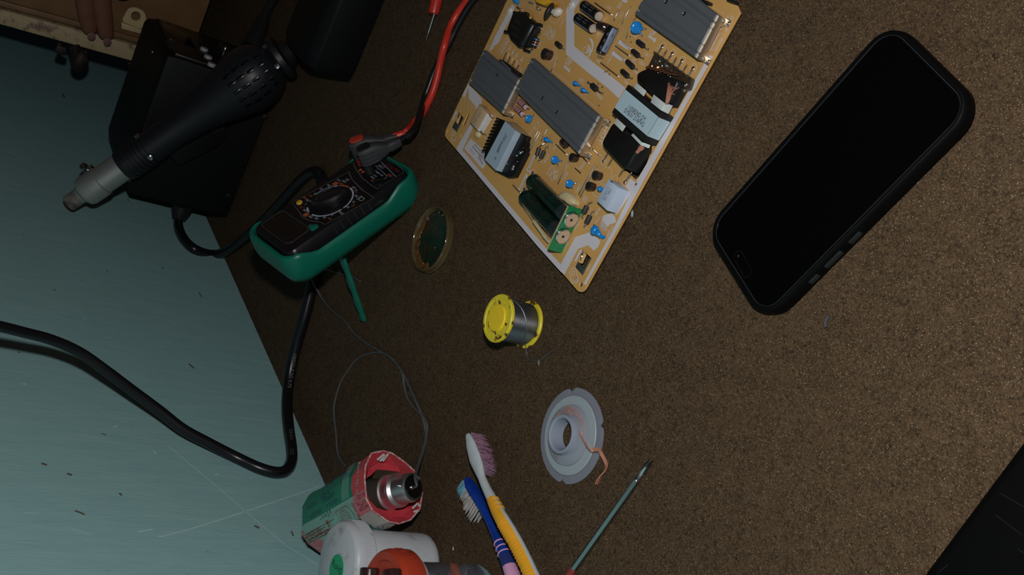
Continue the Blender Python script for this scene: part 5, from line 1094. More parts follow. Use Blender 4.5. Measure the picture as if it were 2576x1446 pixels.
SK.build('silkscreen_print', SILK, pcb, smooth=False)
LBK = mat('black_label_ink', (0.02, 0.02, 0.025), .6)
lb = MB()
for s, p, q, sz in (('BN9401178B', (570, 1110), (760, 1330), .0020), ('BN680001H1071', (535, 1135), (740, 1380), .0020), ('M_K_C', (500, 1180), (560, 1250), .0020), ('LS5', (650, 1240), (690, 1300), .0034), ('EGN-A', (625, 1290), (690, 1400), .0036)): lb.text(s, B(c3(*p), SH_ * 2), B(c3(*q)) - B(c3(*p)), UP, sz, 'LEFT', (B(c3(*q)) - B(c3(*p))).length)
lb.build('label_lettering', LBK, pcb, smooth=False)

# ---- component builders
def dirn(p, q, h=0): return (B(q, h) - B(p, h))
def lead(px, name='lead', r=.00042, par=pcb, m=WIRE, hs=None, conv=lambda x, y: (x, y)):
    P = [B(conv(*p), (hs[i] if hs else (.0002 if i in (0, len(px) - 1) else .0012))) for i, p in enumerate(px)]
    b = MB(); b.tube(smooth_path(P, 4) if len(P) > 2 else P, r, 6); return b.build(name, m, par)
def blob(p, r=.0011, par=pcb, name='solder_joint'):
    b = MB(); b.ellipsoid(Matrix.Translation(B(p, .0002)), r, r, r * .6, 9, 6); return b.build(name, SOLD, par)
def jumper(p, q, cv, h=.0009):
    p, q = cv(*p), cv(*q); a, c = B(p, 0), B(q, 0); d = (c - a).normalized()
    b = MB(); b.tube([a, a + UP * h + d * .0004, (a + c) / 2 + UP * (h + .0001), c + UP * h - d * .0004, c], .00042, 6); b.build('jumper_wire', WIRE, pcb)
DARKW = mat('dark_wire', (0.12, 0.105, 0.09), .4, .8)
for p, q, cv in (((1915, 45), (2170, 230), c1), ((2280, 165), (2205, 320), c1), ((2460, 110), (2330, 365), c1), ((605, 280), (465, 590), c2), ((2225, 695), (2440, 855), c1), ((2005, 955), (2275, 1165), c1), ((1335, 940), (1245, 1105), c1), ((1545, 900), (1405, 1170), c3), ((1575, 912), (1400, 1255), c3), ((1685, 860), (1590, 1060), c3), ((1810, 1105), (1970, 1260), c3), ((2365, 1175), (2475, 1275), c3), ((2215, 1300), (2310, 1395), c3), ((1875, 175), (1720, 505), c5), ((1980, 260), (2080, 350), c5), ((1035, 515), (1155, 640), c5), ((2280, 215), (2035, 670), c5), ((2312, 240), (2060, 705), c5)): jumper(p, q, cv)
def axial(p, q, rpx, h, m, ends, name, label=None, bands=(), cv=c1, taper=.8):
    p, q = cv(*p), cv(*q); a, c = B(p, h), B(q, h); d = (c - a).normalized(); L = (c - a).length; r = rpx * mpp(a)
    M = axis_frame(a, d); b = MB()
    b.lathe(M, [(r * .45, 0), (r * taper, L * .03), (r, L * .12), (r, L * .88), (r * taper, L * .97), (r * .45, L)], 16); o = b.build(name, m, pcb, angle=40)
    if label: o['label'] = label
    for s, w_, bm in bands:
        bb = MB(); rr = r * 1.02; bb.lathe(M, [(rr, L * s), (rr, L * (s + w_))], 16, False, False); bb.build('colour_band', bm, o)
    for e0, e1 in zip((a, c), ends):
        if e1 is None: continue
        e1 = cv(*e1); g = B(e1, 0); bb = MB(); out = (e0 - (a + c) / 2).normalized(); k = g + UP * h * .9; bb.tube([e0, e0 + out * .0008, (e0 + out * .0008).lerp(k, .7), g + UP * .001 , g], .00045, 6); bb.build('lead', WIRE, o); bx_ = MB(); bx_.ellipsoid(Matrix.Translation(g), .0009, .0009, .0005, 8, 5); bx_.build('solder_joint', SOLD, o)
    return o
DB = mat('diode_black', (0.016, 0.015, 0.015), .45)
for p, q, e in (((622, 622), (722, 700), (790, 750)), ((545, 765), (645, 850), (715, 888)), ((462, 922), (565, 1025), (620, 1052)), ((385, 1068), (482, 1160), (545, 1190))): axial(p, q, 6.6, .0022, DB, (None, e), 'diode', cv=c2)
axial((1320, 645), (1395, 715), 6.2, .002, DB, (None, (1445, 748)), 'diode', cv=c1)
axial((1860, 1285), (1935, 1355), 7.4, .0024, DB, ((1808, 1245), (2030, 1420)), 'diode', cv=c1)
for p, q, e, cv, r in (((1545, 1150), (1508, 1270), ((1640, 1100), (1512, 1320)), c3, 5.6), ((1622, 1200), (1568, 1315), ((1690, 1145), (1555, 1368)), c3, 5.6), ((555, 995), (490, 1135), ((650, 940), (487, 1222)), c6, 7.0), ((612, 1170), (540, 1320), ((690, 1108), (525, 1395)), c6, 7.0)): axial(p, q, r, .0024, mat('ferrite_grey', (0.030, 0.030, 0.032), .5), e, 'ferrite_bead', cv=cv, taper=.95)
PKR = mat('pink_resistor', (0.50, 0.33, 0.36), .45); DRD = mat('dark_red_band', (0.22, 0.015, 0.025), .5); BKB = mat('black_band', (0.012, 0.010, 0.012), .5)
for p, q, e in (((1235, 440), (1350, 550), (1405, 575)), ((1185, 545), (1300, 655), (1340, 683))): axial(p, q, 7.0, .0026, PKR, (None, e), 'resistor', None, ((.10, .07, DRD), (.26, .08, DRD), (.44, .07, DRD), (.60, .07, DRD), (.78, .10, BKB)), c3, .9)
axial((1032, 575), (975, 725), 7.5, .0026, mat('dark_resistor', (0.012, 0.011, 0.012), .3), ((1085, 512), (960, 770)), 'resistor', 'black resistor with blue, orange and silver bands', ((.12, .10, mat('blue_band', (.02, .16, .45), .4)), (.42, .09, mat('orange_band', (.45, .10, .04), .4)), (.68, .07, mat('silver_band', (.4, .42, .45), .4))), c1, .9)
MARO = mat('brown_capacitor_sleeve', (0.030, 0.016, 0.014), .22, coat=.4); CTOP = mat('black_capacitor_top', (0.016, 0.017, 0.018), .35)
def upright(tp, bp2, rpx, cv):
    tp, bp2 = cv(*tp), cv(*bp2); h = abs(bp2[0] - tp[0]) / 27 * .01; T = B(tp, h); r = rpx * mpp(T)
    M = Matrix.Translation((T.x, T.y, ZB)); b = MB(); b.lathe(M, [(r * .92, 0), (r, .0003), (r, h * .28), (r * .94, h * .34), (r, h * .40), (r, h - .0005), (r * .93, h)], 26); o = b.build('electrolytic_capacitor', MARO, pcb, angle=40, label=None)
    b = MB(); b.lathe(Matrix.Translation((T.x, T.y, ZB + h - .0002)), [(r * .93, 0), (r * .92, .0003), (.0002, .00032)], 26); b.build('capacitor_top', CTOP, o); return o
upright((2030, 1290), (2115, 1318), 10.4, c3); upright((690, 425), (800, 462), 11, c6); upright((572, 625), (680, 668), 11, c6); upright((1132, 800), (1238, 826), 13, c1)
b = MB(); a_ = B(c3(1925, 1085), .003); b.lathe(axis_frame(a_, dirn(c3(1925, 1085), c3(1990, 1150))), [(.0015, -.0035), (.0026, -.003), (.0028, .003), (.002, .004)], 16); b.build('electrolytic_capacitor', MARO, pcb)
SLV = mat('black_capacitor_sleeve', (0.008, 0.008, 0.009), .25, coat=.4); ALU = mat('aluminium_top', (0.72, 0.64, 0.60), .4, .6); GST = mat('grey_stripe', (0.16, 0.20, 0.30), .35)
def lying(top, back, rpx, cv, n, stripe=True, top_vis=True, letters=('450V', '68µF')):
    top, back = cv(*top), cv(*back); r = rpx * mpp(B(top)); a, c = B(back, r), B(top, r); d = (c - a).normalized(); L = (c - a).length; M = axis_frame(a, d)
    b = MB(); b.lathe(M, [(r * .85, 0), (r, .0006), (r, L * .86), (r * .95, L * .89), (r, L * .92), (r, L - .0004), (r * .90, L)], 30); o = b.build(n, SLV, pcb, angle=40)
    b = MB(); b.lathe(M, [(r * .88, L - .0002), (r * .84, L + .0002), (.0002, L + .0002)], 28); tpo = b.build('vent_top', ALU, o)
    x = M.to_3x3() @ V(1, 0, 0); y = M.to_3x3() @ V(0, 1, 0); e = M @ V(0, 0, L + .0003)
    for v in (x + y, x - y):
        b = MB(); b.ribbon([e + v.normalized() * r * .78, e - v.normalized() * r * .78], .0004, d); b.build('vent_score', mat('bright_score', (.8, .8, .8), .4, .5), tpo, smooth=False)
    cm = (CAM - a).normalized(); cm = (cm - d * cm.dot(d)).normalized(); sd = d.cross(cm); b = MB()
    for k, t_ in enumerate(letters):
        ph = -.5 + k * .55; nn = cm * math.cos(ph) + sd * math.sin(ph); o_ = a + d * L * .18 + nn * (r + .0001); b.text(t_, o_, d, nn, r * .42, 'LEFT', L * .28); b.text(t_, o_ + d * L * .38, d, nn, r * .36, 'LEFT', L * .22)
    b.build('lettering', mat('grey_blue_ink', (.17, .19, .22), .6), o, smooth=False); return o, M, r, L
for tp, bk, r in (((1968, 247), (1740, 82), 13.8), ((1880, 432), (1645, 268), 13.2)):
    o, M, r_, L_ = lying(tp, bk, r, c1, 'electrolytic_capacitor')
    b = MB(); n0 = 12
    cm = (CAM - (M @ V(0, 0, 0))).normalized(); mi = M.to_3x3().inverted() @ cm; th0 = math.atan2(mi.y, mi.x)
    best = None
    ring_ = lambda z: [M @ V(r_ * 1.012 * math.cos(t), r_ * 1.012 * math.sin(t), z) for t in [th0 + s_ * .9 + k * .07 for k in range(8)]]
    s_ = 1 if (M @ V(math.cos(th0 + 1), math.sin(th0 + 1), 0) * 1).dot(RY) > (M @ V(math.cos(th0 - 1), math.sin(th0 - 1), 0)).dot(RY) else -1
    A, C_ = b.ring(ring_(.001)), b.ring(ring_(L_ - .0015)); b.skin(A, C_, closed=False); b.build('polarity_stripe', GST, o)
# flat-lying capacitor with the broad grey stripe
p, q = c1(2195, 405), c1(1992, 800); r = 14.6 * mpp(B(p)); a, c = B(q, r), B(p, r); d = (c - a).normalized(); L = (c - a).length; M = axis_frame(a, d)
b = MB(); b.lathe(M, [(r * .8, 0), (r * .95, .0005), (r * .92, .0012), (r, .002), (r, L - .001), (r * .9, L)], 28); cm860 = b.build('electrolytic_capacitor', SLV, pcb, angle=40, label='lying black capacitor with a broad grey minus stripe')
cm = (CAM - a).normalized(); mi = M.to_3x3().inverted() @ cm; th0 = math.atan2(mi.y, mi.x)
side = 1 if (M.to_3x3() @ V(math.cos(th0 + 1.2), math.sin(th0 + 1.2), 0)).dot(RX) > 0 else -1
b = MB(); ths = [th0 + side * (-.05 + .09 * k) for k in range(15)]; A = b.ring([M @ V(r * 1.012 * math.cos(t), r * 1.012 * math.sin(t), .0018) for t in ths]); C_ = b.ring([M @ V(r * 1.012 * math.cos(t), r * 1.012 * math.sin(t), L - .0006) for t in ths]); b.skin(A, C_, closed=False); b.build('polarity_stripe', GST, cm860)
for f in (.25, .72):
    nn = M.to_3x3() @ V(math.cos(th0 + side * .5), math.sin(th0 + side * .5), 0); o_ = a + d * L * f + nn * r * 1.02; b = MB(); b.ribbon([o_ - d * .0013, o_ + d * .0013], .0005, nn); b.build('minus_sign', BKB, cm860, smooth=False)
nn = M.to_3x3() @ V(math.cos(th0 - side * .35), math.sin(th0 - side * .35), 0)
for f in (.2, .45, .7):
    b = MB(); b.text('35V', a + d * L * f + nn * r * 1.01, d, nn, .0020, 'CENTER', L * .12); b.build('lettering', mat('grey_blue_ink', (.17, .19, .22), .6), cm860, smooth=False)
lead([(1965, 800), (1955, 845), (1980, 880)], conv=c1, hs=[.004, .0035, 0], par=cm860); lead([(2000, 815), (1998, 860), (2050, 890)], conv=c1, hs=[.004, .003, 0], par=cm860)
b = MB(); p, q = c1(1975, 385), c1(2085, 430); a, c = B(p, .0036), B(q, .0036); b.lathe(axis_frame(a, c - a), [(.0026, 0), (.0034, .0006), (.0034, (c - a).length), (.002, (c - a).length + .001)], 20); b.build('electrolytic_capacitor', MARO, pcb)
# ---- blue ceramic discs and drops
BLU = mat('blue_ceramic', (0.008, 0.20, 0.58), .22, var=.05, coat=.5)
def drop(p, tail, rpx, cv, h=.0032):
    P, T = B(cv(*p), h), B(cv(*tail), .0004); r = rpx * mpp(P); d = (T - P).normalized(); b = MB(); L = (T - P).length
    b.lathe(axis_frame(P - d * r, d), [(r * .1, 0), (r * .6, r * .22), (r * .95, r * .75), (r, r * 1.1), (r * .86, r * 1.7), (r * .6, r * 2.2), (r * .34, r * 2.2 + (L - r * 1.2) * .45), (r * .2, L + r)], 16); return b.build('ceramic_capacitor', BLU, pcb)
for p, t_, r, cv in (((1605, 1258), (1705, 1312), 6.2, c1), ((1722, 1362), (1820, 1412), 6.2, c1), ((1650, 1025), (1750, 1078), 6.8, c3)): drop(p, t_, r, cv)
def disc(p, legs, rpx, cv, nudge=V(0, 0, 0), flat=.34):
    C0 = B(cv(*p), .0042); r = rpx * 1.12 * mpp(C0); C0 = B(cv(*p), r + .0010); nn = (CAM - C0); nn.z *= .35; nn = (nn + nudge).normalized()
    M = axis_frame(C0, nn); b = MB(); b.ellipsoid(M, r, r, r * flat, 18, 10); o = b.build('ceramic_capacitor', BLU, pcb, angle=80)
    for l in legs:
        g = B(cv(*l), .0); e = C0 + (g - C0).normalized() * r * .72; m = e.lerp(g, .62); b = MB(); b.tube([C0 + (e - C0) * .7, e, m], [r * .36, r * .30, r * .14], 10); b.build('coated_leg', BLU, o)
        b = MB(); b.tube([m, m.lerp(g, .5) + UP * .0002, g], .0004, 6); b.build('lead', WIRE, o)
        b = MB(); b.ellipsoid(Matrix.Translation(g), .0008, .0008, .0005, 8, 5); b.build('solder_joint', SOLD, o)
    return o
disc((608, 418), ((748, 442), (695, 540)), 14.2, c2); disc((1385, 715), ((1470, 662), (1408, 795)), 8.6, c3); disc((1782, 1335), ((1890, 1358), (1835, 1420)), 9.2, c3); disc((1884, 492), ((1990, 488), (1935, 568)), 9.6, c5)
o = drop((2340, 572), (2420, 600), 7, c5)
C0 = B(c7(1525, 275), .0045); b = MB(); b.ellipsoid(axis_frame(C0, (CAM - C0).normalized()), .0034, .0029, .0026, 18, 10); bc_ = b.build('ceramic_capacitor', BLU, pcb, label='blue drop-shaped capacitor with a curved tail')
b = MB(); b.tube(smooth_path([B(c7(x, y), h) for x, y, h in ((1560, 300, .004), (1600, 345, .0035), (1640, 385, .002), (1665, 408, .001), (1690, 400, .0012), (1694, 388, .0016))], 4), [.0021] * 4 + [.0016] * 4 + [.0012] * 4 + [.0010] * 9, 10); b.build('coated_leg', BLU, bc_)
b = MB(); b.tube([B(c7(1522, 235), .0035), B(c7(1520, 190), .001)], [.0014, .0011], 10); b.build('coated_leg', BLU, bc_)
b = MB(); b.tube(smooth_path([B(c1(x, y), h) for x, y, h in ((690, -20, .004), (720, 15, .003), (740, 40, .0015), (735, 68, .0006))], 4), [.0022] * 5 + [.0016] * 4 + [.0010] * 4, 10); b.build('ceramic_capacitor', BLU, pcb)
# ---- boxes: film capacitors, choke
def solid(top, h, m, name, cv, bevel=.0004, label=None, base_drop=None):
    P = [B(cv(*p), h) for p in top]; b = MB(); b.prism(P, (0, 0, -(base_drop or h))); return b.build(name, m, pcb, bevel=bevel, label=label)
o = solid([(945, 500), (1128, 668), (915, 1082), (728, 905)], .0094, mat('pale_blue_plastic', (0.46, 0.55, 0.68), .4, var=.04), 'film_capacitor', c6, label='pale blue box capacitor near the right edge')
for s, p, q, sz in (('1000V  333J', (985, 690), (870, 890), .0036), ('NC 9XH8H 2137', (945, 655), (835, 870), .0026)):
    a, c = B(c6(*p), .0095), B(c6(*q), .0095); b = MB(); b.text(s, a, c - a, UP, sz, 'LEFT', (c - a).length); b.build('lettering', mat('grey_print_ink', (.16, .18, .22), .6), o, smooth=False)
b = MB(); b.tube([B(c6(985, 545), .0095), B(c6(1015, 560), .0098), B(c6(1025, 570), .0096)], .0003, 5); b.build('burn_mark', BKB, o)
o = solid([(635, 485), (750, 628), (605, 892), (490, 765)], .0072, mat('beige_film_capacitor', (0.56, 0.40, 0.24), .45, var=.05), 'film_capacitor', c3, label='beige box capacitor with a white end near the left edge')
fq = [B(c3(750, 628), .0070), B(c3(605, 892), .0070)]; off = V(fq[1].x - fq[0].x, fq[1].y - fq[0].y, 0).normalized().cross(UP)
if (off.dot(CAM - fq[0])) < 0: off = -off
b = MB(); b.loft([[fq[0] + off * .0003, fq[1] + off * .0003, fq[1] + off * .0003 - UP * .0066, fq[0] + off * .0003 - UP * .0066], [fq[0] + off * .0009, fq[1] + off * .0009, fq[1] + off * .0009 - UP * .0066, fq[0] + off * .0009 - UP * .0066]]); b.build('white_end', mat('white_epoxy', (0.58, 0.57, 0.56), .5), o, bevel=.0003)
for P in ([(790, 645), (815, 690), (860, 702)], [(660, 900), (690, 940), (742, 962)]): lead(P, conv=c3, hs=[.006, .003, 0], par=o, r=.0005)
for s, p, q in (('824K', (655, 620), (610, 690)), ('200V', (590, 715), (550, 790))):
    a, c = B(c3(*p), .0073), B(c3(*q), .0073); b = MB(); b.text(s, a, c - a, UP, .0032, 'LEFT', (c - a).length); b.build('lettering', mat('tan_ink', (.26, .17, .09), .6), o, smooth=False)
for p, cv, r in ((c3(620, 945), None, .0042),):
    C0 = B(p, .0012); b = MB(); b.ellipsoid(Matrix.Translation(C0), r, r * .8, .0026, 14, 8); b.build('glue_blob', mat('cream_glue', (0.56, 0.47, 0.27), .5), pcb)
YLW = mat('yellow_capacitor_box', (0.80, 0.42, 0.03), .4)
o = solid([(985, -60), (1045, -75), (1260, 20), (1125, 75), (1010, 30)], .009, YLW, 'film_capacitor', c1, label='yellow box capacitor at the top edge of the frame')
for P in ([(900, 5), (930, 35), (975, 62)], [(1045, 60), (1035, 115), (1070, 140), (1092, 150)]): lead(P, conv=c1, hs=[.005, .003, 0] if len(P) == 3 else [.006, .004, .002, 0], par=o, r=.0007)
# thermistor disc and glue
C0 = B(c1(1210, 168), .0065); ax_ = V(.15, -.55, .42).normalized(); n_ = (B(c1(1290, 190)) - B(c1(1130, 150))); n_ = RX * .87 + RY * .5
M = axis_frame(C0, n_.normalized()); b = MB(); b.ellipsoid(M, .0072, .0072, .0024, 22, 10); b.build('thermistor_disc', mat('charcoal_disc', (0.018, 0.018, 0.019), .5), pcb)
C0 = B(c1(1340, 185), .003); b = MB(); b.ellipsoid(Matrix.Translation(C0) @ Matrix.Rotation(.6, 4, 'Z'), .0052, .0035, .0036, 18, 10); b.build('glue_blob', mat('white_glue', (0.62, 0.57, 0.47), .3, bump=.3, scale=120), pcb)
C0 = B(c1(1285, 180), .004); b = MB(); b.ellipsoid(Matrix.Translation(C0), .0028, .0022, .0028, 12, 8); b.build('glue_blob', mat('white_glue', (0.62, 0.57, 0.47), .3), pcb)
# black choke with a ridged barrel
CHK = mat('black_choke', (0.010, 0.010, 0.010), .4)
o = solid([(660, 205), (570, 455), (630, 600), (745, 715), (880, 690), (1000, 440), (1010, 355), (850, 205), (760, 165)], .0058, CHK, 'choke', c1, .0005, label='black plastic choke near the top left of the board')
a, c = B(c1(985, 365), .0042), B(c1(810, 700), .0042); b = MB(); b.tube([a, a.lerp(c, .05), a.lerp(c, .95), c], [.0034, .0040, .0040, .0034], 18); b.build('choke_barrel', CHK, o)
for q_ in (((525, 450), (560, 455), (575, 500), (520, 500)), ((670, 160), (760, 185), (740, 215), (655, 205)), ((780, 180), (865, 175), (870, 215), (800, 225)), ((1005, 345), (1070, 345), (1070, 390), (1020, 395)), ((810, 735), (880, 745), (885, 790), (815, 765))):
    P = [B(c1(*p), .0048) for p in q_]; b = MB(); b.prism(P, (0, 0, -.0035)); b.build('choke_lug', CHK, o, bevel=.0004)
for s, p, q in (('800 H6', (710, 310), (780, 375)), ('NEPARON', (640, 380), (760, 480)), ('CDB3 JM', (640, 490), (735, 560))):
    a, c = B(c1(*p), .0059), B(c1(*q), .0059); b = MB(); b.text(s, a, c - a, UP, .0030, 'LEFT', (c - a).length); b.build('lettering', mat('faint_ink', (.035, .035, .035), .6), o, smooth=False)
for p in ((1095, 430), (905, 800), (785, 145)): blob(c1(*p), .0014, o); lead([(p[0] - 60, p[1] - 40), (p[0] - 20, p[1] - 15), p], conv=c1, hs=[.003, .0022, 0], par=o, r=.0006)
for p, q in (((930, 270), (960, 225)),): lead([p, q], conv=c1, hs=[.006, .002], par=o, r=.001, m=PCBM)
# ---- heat sinks: extruded aluminium plates lying over the board on bent brackets
HSM = mat('anodised_grey_aluminium', (0.135, 0.150, 0.165), .5, .35, var=.08, scale=60, spec=.4); HED = mat('cut_aluminium', (0.62, 0.61, 0.60), .5, .5, var=.3, scale=700); BRK = mat('tinned_bracket_board_tint', (0.58, 0.48, 0.36), .3, .85, var=.1)  # bracket metal coloured tan to imitate the board reflected in it
def heat_sink(tl, tr, br, bl, label, screws, h=.0085):
    TL, TR, BR_, BL = [B(p, h) for p in (tl, tr, br, bl)]
    prof = [(0, -.0010), (.02, -.0002), (.02, .0), (.095, .0), (.105, -.0009), (.135, -.0009), (.145, .0002), (.29, .0002), (.30, -.0003), (.33, -.0003), (.34, .0002), (.66, .0002), (.67, -.0003), (.70, -.0003), (.71, .0002), (.80, .0002), (.81, -.0009), (.84, -.0009), (.85, .0), (.975, .0), (.985, -.0012), (1, -.0012)]
    b = MB(); L_, R_ = [], []
    for u, z in prof:
        L_.append(BL.lerp(TL, u) + UP * z); R_.append(BR_.lerp(TR, u) + UP * z)
    bot = lambda Q: [p - UP * .0022 for p in (Q[0], Q[-1])][::-1]
    lo, ro = L_ + bot(L_), R_ + bot(R_)
    A, C_ = b.ring(lo), b.ring(ro); b.skin(A, C_); b.cap(A, True); b.cap(C_)
    o = b.build('heat_sink', HSM, pcb, angle=20, label=label)
    dl = (R_[0] - L_[0]).normalized()
    b = MB(); rb = [p + dl * .0016 for p in ro]; A, C_ = b.ring([p - dl * .0001 for p in ro]), b.ring(rb); b.skin(A, C_); b.cap(C_); b.build('cut_end', HED, o, angle=20)
    # bent sheet bracket under the right-hand end, with two soldered feet
    e0, e1 = BR_ + dl * .0017, TR + dl * .0017; ac = (e1 - e0).normalized(); W_ = (e1 - e0).length
    pr = [(0, -.0006), (0, -h + .0002), (.14, -h + .0002), (.20, -h + .0032), (.80, -h + .0032), (.86, -h + .0002), (1, -h + .0002), (1, -.0006)]
    b = MB(); P = [e0 + ac * W_ * u + UP * z for u, z in pr]; b.loft([P, [p + dl * .0011 for p in P]]); b.build('bracket', BRK, o, angle=20)
    for u in (.06, .94):
        f = e0 + ac * W_ * u + UP * (-h); b = MB(); b.loft([[f + dl * x + ac * y + UP * z for x, y in ((0, -.0022), (.0048, -.0022), (.0048, .0022), (0, .0022))] for z in (.0002, .0009)]); b.build('bracket_foot', BRK, o, bevel=.0003)
        b = MB(); b.ellipsoid(Matrix.Translation(f + dl * .0036 + UP * .001), .0015, .0015, .0009, 10, 6); b.build('solder_joint', SOLD, o)
    for u in (.11, .90):
        for k in range(3):
            q = BL.lerp(TL, u) + dl * (.0008 + k * .0012); b = MB(); b.ellipsoid(Matrix.Translation(q), .0005, .0004, .0003, 7, 4); b.build('burr', HED, o)
    for s in screws:
        q = B(s, h + .0002); b = MB(); b.lathe(Matrix.Translation(q), [(.0016, .0001), (.0013, .0003), (.0009, -.0004 + .0003), (.0003, .0002)], 12); b.build('screw_hole', mat('screw_point', (.35, .35, .36), .3, 1.0), o)
    e0, e1 = BL - dl * .0, TL - dl * .0
    b = MB(); P = [e0.lerp(e1, u) + UP * z for u, z in ((.1, -.002), (.1, -h + .0002), (.3, -h + .0002), (.3, -.002))]; b.loft([P, [p + dl * .0011 for p in P]]); b.build('bracket', BRK, o, angle=20)
    return o
heat_sink((1660, -75), (1803, 34), (1746, 143.5), (1596, 36), 'largest grey heat sink, at the top right of the board', (c2(1060, 30), c2(1335, 210)))
heat_sink((1217, 124), (1304, 197), (1261, 284), (1179, 210), 'short grey heat sink at the left edge of the board', (c3(905, 45),))
heat_sink((1338, 144), (1505, 289), (1452, 385), (1297, 230), 'long grey heat sink in the middle of the board', (c3(1590, 400), c3(1810, 612)))
# rectifier beside the left heat sink, its four pins running to slots
o = solid([(470, 895), (730, 1095), (705, 1145), (445, 905)], .006, BLKM, 'bridge_rectifier', c1, .0003)
for p, q in (((515, 910), (562, 815)), ((580, 960), (622, 875)), ((640, 1020), (688, 940)), ((695, 1075), (748, 1008))): lead([p, ((p[0] + q[0]) / 2, (p[1] + q[1]) / 2), q], conv=c1, hs=[.004, .0025, 0], par=o, r=.0006); blob(c1(*q), .0011, o)
b = MB(); b.prism([B(c1(*p), .0064) for p in ((480, 930), (620, 1070), (635, 1055), (490, 915))], (0, 0, -.0012)); b.build('metal_tab', mat('bluish_tab', (.30, .33, .42), .35, .6), o)
for (x, y) in ((590, 850), (655, 910), (720, 965)):
    SKb = MB(); SKb.prism([B(c1(x + a_, y + b_), .0002) for a_, b_ in ((8, -50), (18, -45), (-12, 40), (-22, 35))], (0, 0, -.0004)); SKb.build('slot', mat('bare_board_slot', (.80, .50, .20), .5), pcb, smooth=False)
